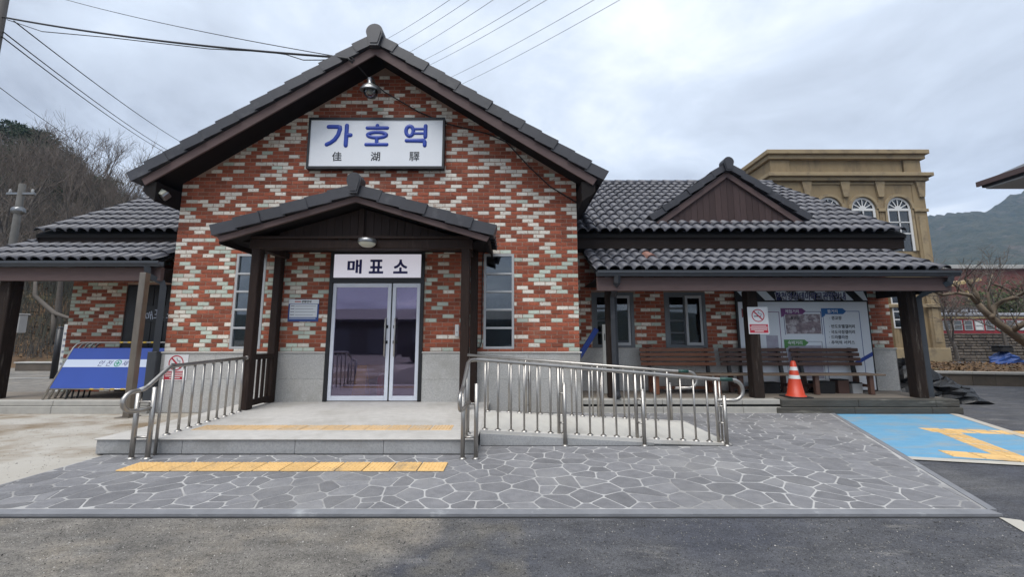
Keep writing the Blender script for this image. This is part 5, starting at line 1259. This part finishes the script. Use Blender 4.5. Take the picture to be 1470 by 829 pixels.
# planter bed
pl = [gnd(1335, 552), gnd(1480, 556), gnd(1620, 560)]
PLN = thing('planter', 'raised planting bed with pale capped kerb wall and fallen brown leaves', 'planter', (14.5, 12.2, 0))
pa = [(12.75, 12.22), (14.93, 11.72), (18.5, 11.0)]
for (a, b) in zip(pa, pa[1:]):
    n = 4; d = ((b[0] - a[0]) / n, (b[1] - a[1]) / n)
    for i in range(n):
        q0 = (a[0] + d[0] * i, a[1] + d[1] * i); q1 = (a[0] + d[0] * (i + .985), a[1] + d[1] * (i + .985))
        mb = MB(); mb.slab([q0, q1, (q1[0] + .05, q1[1] + .25), (q0[0] + .05, q0[1] + .25)], 0, .34); obj('kerb_block', mb, 'wall_stone', PLN)
        mb = MB(); mb.slab([(q0[0], q0[1] - .03), (q1[0], q1[1] - .03), (q1[0] + .05, q1[1] + .30), (q0[0] + .05, q0[1] + .30)], .341, .40); obj('kerb_cap', mb, 'planter_cap', PLN)
mb = MB(); nx, ny = 30, 24; V = []
for j in range(ny + 1):
    for i in range(nx + 1):
        x = 12.8 + i * .75; y0 = 12.4 - (min(x, 19) - 12.75) * .2; y = y0 + j * (17.2 - y0) / ny; V.append((x + j * .1, y, .34 - (.36 if j == ny else 0) + rr.uniform(-.03, .05)))
mb.poly(V, [(j * (nx + 1) + i, j * (nx + 1) + i + 1, (j + 1) * (nx + 1) + i + 1, (j + 1) * (nx + 1) + i) for j in range(ny) for i in range(nx)], 0, True); obj('soil', mb, 'leaf_floor', PLN)
mb = MB()
for i in range(5000):
    x = rr.uniform(12.9, 30); y = rr.uniform(12.6 - (min(x, 19) - 12.75) * .2, 17); s = rr.uniform(.05, .11); z = .37 + rr.uniform(0, .06); a = rr.uniform(0, 6.28)
    if x < 13 + (y - 12) * .5: continue
    mb.face([(x, y, z), (x + s * math.cos(a), y + s * math.sin(a), z + rr.uniform(-.02, .05)), (x + s * math.cos(a + 1.2), y + s * math.sin(a + 1.2), z + rr.uniform(0, .06))])
tag(obj('fallen_leaves', mb, 'dead_leaves'), 'brown fallen leaves covering the planting bed', 'leaves', kind='stuff')
# tram
TY = 26.5
TR_ = thing('tram', 'red vintage tram with cream band behind the rubble wall', 'tram', (33, TY, 1.0))
tx0, tx1 = at(1347, 470, TY).x, 40.0
mb = MB(); mb.bbox(tx0, tx1, TY + .04, TY + 2.3, 1.0, at(1400, 458, TY).z, .05); obj('body', mb, 'tram_red', TR_)
zt_ = at(1400, 458, TY).z
mb = MB(); mb.bbox(tx0 - .03, tx1, TY - .02, TY + 2.35, zt_, zt_ + .16, .02); obj('cream_band', mb, 'tram_cream', TR_)
mb = MB(); mb.bbox(tx0 - .12, tx1, TY - .12, TY + 2.45, zt_ + .16, zt_ + .40, .06); obj('roof', mb, 'tram_roof', TR_)
mb = MB(); mb.bbox(tx0 + .1, tx0 + 3.6, TY + .5, TY + 1.8, zt_ + .40, zt_ + .85, .06); cle = obj('clerestory', mb, 'black', TR_)
for i in range(5): mb = MB(); mb.box(tx0 + .25 + i * .66, tx0 + .75 + i * .66, TY + .48, TY + .499, zt_ + .5, zt_ + .68); obj('clerestory_pane', mb, 'tram_roof', cle)
for i in range(12):
    x = tx0 + .35 + i * .72
    mb = MB(); a, b, c_, d_ = x, x + .58, zt_ - .78, zt_ - .10
    mb.box(a, a + .05, TY, TY + .039, c_, d_); mb.box(b - .05, b, TY, TY + .039, c_, d_); mb.box(a + .05, b - .05, TY, TY + .039, c_, c_ + .05); mb.box(a + .05, b - .05, TY, TY + .039, d_ - .05, d_); mb.box(a + .05, b - .05, TY, TY + .038, (c_ + d_) / 2 - .02, (c_ + d_) / 2 + .02)
    wo = obj('window', mb, 'plastic_grey', TR_); mb = MB(); mb.box(a + .05, b - .05, TY + .028, TY + .036, c_ + .05, d_ - .05); obj('pane', mb, 'winframe_dark' if i % 4 != 3 else 'white_paint', wo)
for i in range(3): mb = MB(); mb.ball((tx0 + .14, TY - .0, zt_ - .2 - i * .28), .07, 10); obj('end_lamp', mb, 'lamp_glass', TR_)
# red brick hall far behind
RBY = 46
RB = thing('brick_warehouse', 'long red brick building with pale roof edge behind the tram', 'building', (60, RBY, 0))
a, b = at(1366, 384, RBY), at(1480, 381, RBY)
mb = MB(); mb.box(a.x - 1.0, 95, RBY, RBY + 14, 0, a.z - .25); obj('wall', mb, 'red_brick_far', RB)
mb = MB(); mb.bbox(a.x - 9.5, 96, RBY - .5, RBY + 15, a.z - .25, a.z + .2, .03); obj('roof', mb, 'planter_cap', RB)
mb = MB(); mb.box(a.x - 9, a.x - 1.2, RBY + 2, RBY + 13, 0, a.z - .5); obj('wall', mb, 'planter_cap', RB)
for i in range(6):
    x = a.x + 1.2 + i * 4; mb = MB(); mb.box(x, x + 1.6, RBY - .05, RBY - .01, 3.0, 5.6); wo = obj('window', mb, 'winframe_dark', RB)
LT = thing('timber_canopy', 'low pale timber canopy roof in front of the red brick building', 'canopy', (40, 34, 0))
a, b = at(1362, 412, 34), at(1409, 399, 34)
mb = MB(); mb.prism([(a.x - 2.5, a.z - .5), (b.x, b.z - .25), (b.x, b.z), (a.x - 2.5, a.z - .15)], 34, 39); obj('roof', mb, 'tram_cream', LT)
for x in (a.x - 1.0, b.x - 1.2): mb = MB(); mb.bbox(x, x + .2, 34.2, 34.4, 0, a.z - .3, .01); obj('post', mb, 'tram_cream', LT)
mb = MB(); mb.box(a.x - 2, b.x - .6, 38.7, 38.9, 0, a.z - .3); obj('wall', mb, 'winframe_dark', LT)
# pavilion whose eave enters the frame
PV = thing('pavilion', 'neighbouring pavilion with dark sloping eave jutting into the upper corner', 'building', (13.6, 9, 0))
a, b, c = at(1407, 262, 9), at(1470, 237, 9), at(1470, 275, 9)
ex, ez = a.x, a.z
mb = MB(); mb.prism([(ex, ez), (ex + 4.5, ez + 1.9), (ex + 9, ez), (ex + 9, ez - .14), (ex + .03, ez - .14)], 1.5, 9.0); obj('roof', mb, 'verge', PV)
mb = MB(); mb.xprism([(1.45, ez + .02), (9.05, ez + .02), (9.05, ez - .10), (1.45, ez - .10)], ex - .05, ex - .005); obj('eave_board', mb, 'fascia', PV)
mb = MB(); mb.box(ex + .06, ex + 8.9, 1.6, 8.95, ez - .185, ez - .145); obj('soffit', mb, 'plastic_grey', PV)
mb = MB(); mb.tube([(ex + .95, 8.5, ez - .18), (ex + 1.0, 8.5, ez - .30), (ex + 1.7, 8.5, ez - .40), (ex + 2.6, 8.5, ez - .40)], .04, 6); obj('bracket', mb, 'gutter', PV)
mb = MB(); mb.box(ex + 2.6, ex + 8, 2.4, 8.2, 0, ez - .19); obj('wall', mb, 'beige', PV)
# blue sheet heap and black crate by the rubble wall
p = gnd(1436, 521)
lump('blue_tarpaulin', 'bright blue tarpaulin heap lying in front of the rubble wall', 'tarpaulin', (at(1442, 515, 16.4).x, 16.4, .36), (.55, .4, .48), 'tarp_blue', 9, 14)
wx = at(1435, 505, 16.4).x; WH = thing('black_crate', 'black crate resting on the blue tarpaulin heap', 'crate', (wx, 16.3, .85)); mb = MB(); mb.bbox(wx - .24, wx + .24, 16.1, 16.5, .86, 1.08, .03); obj('box', mb, 'rubber', WH); mb = MB(); mb.bbox(wx - .27, wx + .27, 16.07, 16.53, 1.08, 1.12, .02); obj('lid', mb, 'rubber', WH)

# ------------------------------------------------------------------ trees
def grow(mb, tw, p, d, ln, r, depth, rnd_, spread=.55, up=.1, seg=3, twigr=.012, kids=(2, 4), droop=0):
    pts = [p]; rs = [r]; q = p.copy(); dd = d.copy()
    for i in range(seg):
        dd = (dd + Vector((rnd_.uniform(-1, 1), rnd_.uniform(-1, 1), rnd_.uniform(-1, 1))) * .18 + Vector((0, 0, up * .3))).normalized(); q = q + dd * ln / seg; pts.append(q); rs.append(r * (1 - .45 * (i + 1) / seg))
    (mb if depth > 2 else tw).tube(pts, rs, 6 if depth > 2 else 3, cap=False)
    if depth <= 0: return
    for k in range(rnd_.randint(*kids)):
        t = rnd_.uniform(.35, 1); i = min(int(t * seg), seg - 1); b = pts[i].lerp(pts[i + 1], t * seg - i)
        ax = Vector((rnd_.uniform(-1, 1), rnd_.uniform(-1, 1), rnd_.uniform(-.6, 1))).normalized(); nd = (dd + ax * spread * 1.6 + Vector((0, 0, up))).normalized()
        grow(mb, tw, b, nd, ln * rnd_.uniform(.55, .8), max(twigr * .5, rs[min(i + 1, seg)] * .62), depth - 1, rnd_, spread, up, seg, twigr, kids)
    grow(mb, tw, pts[-1], dd, ln * .72, rs[-1] * .9, depth - 1, rnd_, spread, up, seg, twigr, kids)
def bare_tree(name, label, base, h_, r, seed, depth=5, lean=(0, 0, 1), group=None, kids=(2, 3), spread=.5, up=.15):
    t = thing(name, label, 'tree', base, group); a, b = MB(), MB(); grow(a, b, Vector(base), Vector(lean).normalized(), h_ * .33, r, depth, random.Random(seed), spread, up, 3, .02, kids)
    obj('trunk', a, 'bark_grey', t); obj('crown', b, 'twig', t); return t

# hillside behind the station
def hillz(x, y):
    r_ = x / max(y, 1); tab = [(-3.2, .62), (-1.45, .615), (-1.40, .625), (-1.28, .605), (-1.14, .50), (-1.0, .44), (-.88, .36), (-.7, .26), (-.3, .16), (.2, .1)]
    v = tab[0][1] if r_ <= tab[0][0] else tab[-1][1]
    for (a, va), (b, vb) in zip(tab, tab[1:]):
        if a <= r_ <= b: v = va + (vb - va) * (r_ - a) / (b - a)
    k0, k1 = 19 + .12 * x * 0, 46; t = min(max((y - k0) / (k1 - k0), 0), 1.35)
    return max(0, (v * k1) * (t if t < 1 else 1 - .15 * (t - 1)) * .88) + .5 * math.sin(x * .31) * min(t, 1) + .4 * math.sin(y * .4 + x * .2) * min(t, 1)
mb = MB(); V = []; nx, ny = 90, 50
for j in range(ny + 1):
    for i in range(nx + 1): x = -130 + i * 1.5; y = 19 + j * 1.0; V.append((x, y, max(hillz(x, y), -.3) - .02))
mb.poly(V, [(j * (nx + 1) + i, j * (nx + 1) + i + 1, (j + 1) * (nx + 1) + i + 1, (j + 1) * (nx + 1) + i) for j in range(ny) for i in range(nx)], 0, True); struct('hillside', mb, 'leaf_floor')
rr = random.Random(21)
# undergrowth: fine bare stems, leaf litter
mb = MB()
for i in range(9000):
    y = rr.uniform(19.5, 46); r_ = rr.uniform(-1.55, -.75); x = r_ * y; z = hillz(x, y)
    for k in range(4):
        h_ = rr.uniform(.6, 2.6) * (1 if y > 24 else .45); w_ = rr.uniform(.012, .03); dx, dy = rr.uniform(-.5, .5) * h_ * .6, rr.uniform(-.4, .4) * h_ * .5; px, py = x + rr.uniform(-.6, .6), y + rr.uniform(-.6, .6)
        mb.face([(px - w_, py, z), (px + w_, py, z), (px + dx, py + dy, z + h_)])
tag(obj('undergrowth', mb, 'brush'), 'tangle of bare brown stems covering the hillside', 'undergrowth', kind='stuff')
mb = MB()
for i in range(9000):
    y = rr.uniform(19.3, 34); r_ = rr.uniform(-1.55, -.95); x = r_ * y; z = hillz(x, y) + rr.uniform(.02, .25); s = rr.uniform(.08, .22); a = rr.uniform(0, 6.28)
    mb.face([(x, y, z), (x + s * math.cos(a), y + s * .5, z + s * rr.uniform(.1, .6)), (x + s * math.cos(a + 1.3), y - s * .4, z + s * rr.uniform(0, .7))])
tag(obj('leaf_litter', mb, 'dead_leaves'), 'orange brown leaf litter on the bank above the road', 'leaves', kind='stuff')
# evergreens on the crest
def evergreen(label, base, h_, rad, seed, n=1500):
    r_ = random.Random(seed); t = thing('pine_tree', label, 'tree', base, 'evergreens on the hill crest'); b = Vector(base)
    mb = MB(); mb.tube([b, b + Vector((0, 0, h_ * .8))], [.22, .08], 6)
    for k in range(8): a = r_.uniform(0, 6.28); z = r_.uniform(.35, .85) * h_; mb.tube([b + Vector((0, 0, z)), b + Vector((math.cos(a) * rad * .7, math.sin(a) * rad * .7, z + .5))], [.07, .02], 4)
    obj('trunk', mb, 'bark_grey', t); mb = MB()
    cl_ = []
    for k in range(34):
        a = r_.uniform(0, 6.28); zt = r_.uniform(.25, 1); q = rad * r_.uniform(.2, 1) * (1.15 - zt * .75); cl_.append((Vector((math.cos(a) * q, math.sin(a) * q, zt * h_)), r_.uniform(.5, 1.1)))
    for c, s in cl_:
        for k in range(n // 34):
            d = Vector((r_.gauss(0, 1), r_.gauss(0, 1), r_.gauss(0, .6))).normalized() * s * r_.uniform(.4, 1); p = b + c + d; e1 = Vector((r_.uniform(-1, 1), r_.uniform(-1, 1), r_.uniform(-.5, 1))) * .34; e2 = Vector((r_.uniform(-1, 1), r_.uniform(-1, 1), r_.uniform(-1, 1))) * .16
            mb.face([p, p + e1, p + e1 * .5 + e2])
    obj('crown', mb, 'needle', t)
for i, (u, dz, h_, rad) in enumerate(((-70, 0, 7.5, 3.6), (-25, 0, 7.5, 3.8), (12, 0, 7.5, 3.8), (42, -1, 6.5, 3.4), (70, -1, 5.6, 3.0), (98, -1, 4.8, 2.6), (128, -1, 4.0, 2.2))):
    Y = 44 + (i % 3) * 1.5; x = at(u, 220, Y).x; z = hillz(x, Y)
    evergreen(['tall dark pine at the very edge of the frame crest', 'second dark pine from the edge on the hill crest', 'broad dark pine on the crest above the concrete pole', 'third dark pine stepping down the hill crest', 'mid height pine beside the bare trees on the crest', 'small dark pine halfway down the crest line', 'lowest small pine before the crest dips behind branches'][i], (x, Y, z - 3.2), h_, rad, i + 3, 4200)
for i, (u, v, Y, h_, rad, lab) in enumerate(((5, 235, 36, 5.5, 2.6, 'dark pine below the crest at the frame edge'), (50, 240, 38, 5.5, 2.4, 'dark pine below the crest behind the concrete pole'), (95, 262, 37, 4.5, 2.2, 'dark pine low among the bare trees beside the tiled roof'), (150, 275, 40, 4.5, 2.2, 'small dark pine low on the slope near the gable eave'))):
    x = at(u, v, Y).x; evergreen(lab, (x, Y, hillz(x, Y) - 1.2), h_, rad, i + 40, 2600)
# bare trees on the slope and behind the porch
bt_ = [(60, 24, 11, 'tall bare tree with long upright branches behind the concrete pole'), (110, 22, 10.5, 'bare tree with fine twigs rising above the small tiled roof'), (160, 26, 12, 'bare spreading tree standing beside the gable eave'), (200, 24, 9, 'small bare tree half hidden behind the main roof slope'), (20, 27, 10, 'bare tree in front of the dark pines at the frame edge'), (85, 30, 10, 'bare tree higher on the slope between the pines'), (135, 32, 10, 'bare tree on the upper slope, its crown against the sky'), (40, 21, 7, 'short bare tree low on the bank beside the road'), (-30, 22, 9, 'bare tree at the foot of the slope, mostly outside the frame')]
for i, (u, Y, h_, lab) in enumerate(bt_):
    x = at(u, 300, Y).x; bare_tree('bare_tree', lab, (x, Y, max(hillz(x, Y), 0) - .1), h_, .15 + .01 * (i % 3), 31 + i, 5, (rr.uniform(-.15, .15), rr.uniform(-.1, .1), 1), 'bare trees on the slope', (2, 3), .55, .22)
kinds = [o for o in COL.objects if o.get('group') == 'bare trees on the slope'][:5]
rr = random.Random(58)
for i in range(26):
    src = kinds[i % len(kinds)]; Y = rr.uniform(24, 38); r_ = rr.uniform(-1.42, -.92); x = r_ * Y
    o = src.copy(); COL.objects.link(o); o.location = (x, Y, hillz(x, Y) - .3); o.rotation_euler = (0, 0, rr.uniform(0, 6.28)); sc_ = rr.uniform(.6, .95); o.scale = (sc_, sc_, sc_)
    tag(o, 'one of the many look-alike grey bare trees crowding the hillside', 'tree', 'bare trees crowding the hillside')
    for ch in src.children: c_ = ch.copy(); COL.objects.link(c_); c_.parent = o
# leaning trunk on the bank
p0, p1, p2 = at(50, 424, 20.5), at(78, 450, 20.5), at(103, 458, 20.5)
LN = thing('fallen_trunk', 'dark bent trunk leaning across the leafy bank', 'trunk', (p1.x, 20.5, 0)); mb = MB(); mb.tube([at(51, 400, 20.5), p0, at(62, 436, 20.5), p1, at(92, 455, 20.5), p2, at(125, 468, 20.5)], [.06, .08, .10, .11, .09, .08, .05], 8); obj('stem', mb, 'bark_grey', LN); mb = MB(); mb.tube([p1, at(76, 478, 20.5), (at(76, 478, 20.5).x, 20.5, 0)], [.1, .09, .1], 8); obj('prop', mb, 'bark_grey', LN)

# big leaning bare tree in the planter
TRY = 14.0
RT = thing('leaning_tree', 'pale barked bare tree leaning over the planting bed', 'tree', (at(1500, 520, TRY).x, TRY, .3))
a, b = MB(), MB(); rr = random.Random(77)
trunk = [at(1520, 530, TRY), at(1478, 496, TRY), at(1452, 478, TRY), at(1430, 463, TRY), at(1415, 449, TRY), at(1404, 437, TRY)]
a.tube(trunk, [.20, .155, .13, .115, .10, .09], 10)
limbs = [([(1404, 437), (1392, 424), (1375, 421), (1352, 424), (1335, 416)], .07), ([(1424, 456), (1428, 440), (1440, 432), (1455, 428), (1462, 428)], .08), ([(1458, 428), (1450, 418), (1436, 411), (1425, 408)], .05), ([(1458, 428), (1470, 420), (1486, 424)], .05), ([(1404, 437), (1402, 424), (1395, 410), (1385, 400)], .07), ([(1450, 477), (1462, 470), (1475, 462), (1490, 440)], .10), ([(1385, 422), (1372, 410), (1362, 404)], .04), ([(1365, 423), (1358, 412), (1350, 400)], .035), ([(1430, 463), (1420, 440), (1418, 420), (1425, 395)], .05)]
for pth_, r_ in limbs:
    pts = [at(u, v, TRY + rr.uniform(-.15, .15) + (0 if i == 0 else rr.uniform(-.4, .5))) for i, (u, v) in enumerate(pth_)]; a.tube(pts, [r_ * (1 - .45 * i / (len(pts) - 1)) for i in range(len(pts))], 7)
    for p_ in pts[1:]:
        for k in range(2): grow(a, b, p_, Vector((rr.uniform(-1, 1), rr.uniform(-1, 1), rr.uniform(-.1, 1))).normalized(), rr.uniform(.35, .7), .022, 2, rr, .6, .12, 3, .01, (2, 3))
obj('trunk', a, 'bark', RT); obj('crown', b, 'twig', RT)
bare_tree('bare_tree', 'slender bare tree in front of the beige pillar and tram', (at(1372, 500, 19).x, 19, .4), 5.2, .09, 91, 5, (-.05, 0, 1), None, (2, 3), .7, .1)
bare_tree('bare_tree', 'twiggy bare shrub tree before the red brick building', (at(1440, 470, 23).x, 23, .5), 7.0, .10, 92, 5, (.05, 0, 1), None, (2, 3), .7, .1)
# green shrub
SH = thing('evergreen_shrub', 'dull green shrub behind the leaning tree beside the tram', 'shrub', (at(1440, 440, 30).x, 30, 0)); mb = MB(); rr = random.Random(6)
c = at(1440, 436, 30)
for k in range(2600):
    d = Vector((rr.gauss(0, 1.5), rr.gauss(0, .8), rr.gauss(0, .75))); p = Vector((c.x, 30, c.z - .4)) + d; s = .25; mb.face([p, p + Vector((rr.uniform(-s, s), rr.uniform(-s, s), rr.uniform(-s, s))), p + Vector((rr.uniform(-s, s), rr.uniform(-s, s), rr.uniform(-s, s)))])
obj('foliage', mb, 'shrub_green', SH); mb = MB(); mb.tube([(c.x, 30, 0), (c.x, 30, c.z)], .12, 6); obj('trunk', mb, 'bark_grey', SH)

# loose grit on the road and the apron
rr = random.Random(90); mb = MB()
for i in range(15000):
    if i % 6: y = 1.9 + 1.36 * rr.random() ** .8; x = rr.uniform(-4.6, 4.6)
    else: y = rr.uniform(3.6, 7.3); x = rr.uniform(-8.5, -5.0)
    if y > 3.25 and x > -5: continue
    s_ = rr.uniform(.0022, .0062) * (1.6 if rr.random() < .04 else 1); a = rr.uniform(0, 6.28); z0 = .0065 if x < -4.9 else .0
    P3 = [(x + s_ * math.cos(a + k * 2.1) * rr.uniform(.7, 1.2), y + s_ * math.sin(a + k * 2.1) * rr.uniform(.7, 1.2), z0) for k in range(3)]; t_ = (x, y, z0 + s_ * rr.uniform(.5, 1.0)); mi = rr.choice((0, 0, 1, 1, 2)) if x < -1 else (2 if rr.random() < .035 else rr.choice((0, 0, 1)))
    for k in range(3): mb.face([P3[k], P3[(k + 1) % 3], t_], mi)
mat('grit_dark', (.035, .034, .033), None, rough=.9); mat('grit_mid', (.20, .19, .17), None, rough=.9); mat('grit_pale', (.42, .40, .37), None, rough=.9)
tag(obj('grit', mb, ['grit_dark', 'grit_mid', 'grit_pale']), 'loose grit scattered over the asphalt in the foreground', 'grit', kind='stuff')

# ------------------------------------------------------------------ mountains
def fbm(x, y, seed=0):
    s = 0; a = 1
    for k in range(5):
        f = .011 * 2 ** k; s += a * math.sin(x * f + 1.7 * k + seed + 1.3 * math.sin(y * f * .9 + k)) * math.cos(y * f * 1.1 + 2.1 * k + .7 * math.sin(x * f)); a *= .5
    return s
def prof_at(tab, x):
    if x <= tab[0][0]: return tab[0][1]
    for (a, va), (b, vb) in zip(tab, tab[1:]):
        if a <= x <= b: return va + (vb - va) * (x - a) / (b - a)
    return tab[-1][1]
mt_ = [(0, 20), (250, 60), (420, 120), (549, 166), (596, 170), (624, 173), (655, 192), (684, 199), (760, 235), (900, 270), (1300, 240)]
mb = MB(); nx, ny = 210, 80; V = []; rr = random.Random(14)
for j in range(ny + 1):
    for i in range(nx + 1):
        x = 250 + i * 4.6; y = 190 + j * 6; t = (y - 200) / 300; t = min(max(t, 0), 1.7); sh = t if t <= 1 else 1 - (t - 1) * .6
        V.append((x, y, max(-2, prof_at(mt_, x * 500 / max(y, 500) if y > 500 else x) * (sh ** .8) * (.97 if y > 500 else 1) + fbm(x, y) * 13 * min(1, t * 2) * (.25 if .9 < t < 1.1 else 1) + rr.uniform(-1.6, 2.2))))
mb.poly(V, [(j * (nx + 1) + i, j * (nx + 1) + i + 1, (j + 1) * (nx + 1) + i + 1, (j + 1) * (nx + 1) + i) for j in range(ny) for i in range(nx)], 0, True); struct('mountains', mb, 'forest')
# low hills across the road behind the viewer (mirrored in the door glass)
mb = MB(); nx, ny = 80, 12; V = []
for j in range(ny + 1):
    for i in range(nx + 1):
        x = -800 + i * 20; y = -260 - j * 20; t = j / ny; V.append((x, y, max(-2, (24 + 16 * math.exp(-((x + 90) / 70) ** 2) + 8 * math.sin(x * .012) + fbm(x, y, 3) * 3) * math.sin(min(1, t * 1.3) * 1.57))))
mb.poly(V, [(j * (nx + 1) + i, (j + 1) * (nx + 1) + i, (j + 1) * (nx + 1) + i + 1, j * (nx + 1) + i + 1) for j in range(ny) for i in range(nx)], 0, True); struct('hills', mb, 'forest')
# across the road, behind the viewer: mirrored in the door glass
SHD = thing('market_shed', 'long low dark shed across the road, mirrored in the door glass', 'building', (-4, -20, 0))
mb = MB(); mb.box(-22, 3, -26, -20, 0, 2.9); obj('wall', mb, 'shed', SHD)
mb = MB(); mb.xprism([(-27, 2.9), (-19.2, 2.9), (-19.2, 3.1), (-23, 4.3)], -22.6, 3.6); obj('roof', mb, 'verge', SHD)
for i in range(6): mb = MB(); mb.box(-21 + i * 4, -18.6 + i * 4, -19.98, -19.95, .1, 2.3); obj('shutter', mb, 'winframe_dark', SHD)
def car(label, x, y, mt):
    t = thing('parked_car', label, 'car', (x, y, 0), 'parked cars mirrored in the door')
    side = [(-2.1, .35), (2.1, .35), (2.15, .75), (1.95, .90), (1.05, .98), (.45, 1.42), (-.95, 1.45), (-1.65, 1.02), (-2.1, .92)]
    mb = MB(); mb.prism([(x + a, b) for a, b in side], y - .82, y + .82); obj('body', mb, mt, t)
    for a, b in ((-.9, -.25), (-.2, .45)): mb = MB(); mb.prism([(x + a, 1.02), (x + b + .35 * (b > 0), 1.02), (x + b, 1.38), (x + a + .1, 1.38)], y + .821, y + .835); obj('window', mb, 'winframe_dark', t)
    for dx in (-1.3, 1.3):
        for dy in (-.75, .75): mb = MB(); mb.lathe([(.001, -.1), (.32, -.1), (.34, 0), (.32, .1), (.001, .1)], (x + dx, y + dy, .34), 18, M=Matrix.Rotation(R(90), 4, 'X')); obj('wheel', mb, 'rubber', t)
car('dark parked car across the road, mirrored in the door glass', -4.2, -8, 'car_dark')
car('pale parked car across the road, mirrored in the narrow door leaf', 1.6, -9, 'car_white')
mb = MB(); mb.box(-1450, 1450, -560, 820, -1.0, 330)
hz_ = obj('haze', mb, 'deck'); hm = bpy.data.materials.new('haze'); hm.use_nodes = True; ht = hm.node_tree; ht.nodes.clear()
ho = ht.nodes.new('ShaderNodeOutputMaterial'); hv = ht.nodes.new('ShaderNodeVolumePrincipled'); hv.inputs['Color'].default_value = (.45, .66, 1, 1); hv.inputs['Density'].default_value = .00034; hv.inputs['Anisotropy'].default_value = .0
ht.links.new(hv.outputs[0], ho.inputs['Volume']); hz_.data.materials.clear(); hz_.data.materials.append(hm); tag(hz_, 'pale blue air over the valley', 'haze', kind='stuff')
print('objects', len(bpy.data.objects), 'tris', sum(len(m.loop_triangles) or len(m.polygons) * 2 for m in bpy.data.meshes))
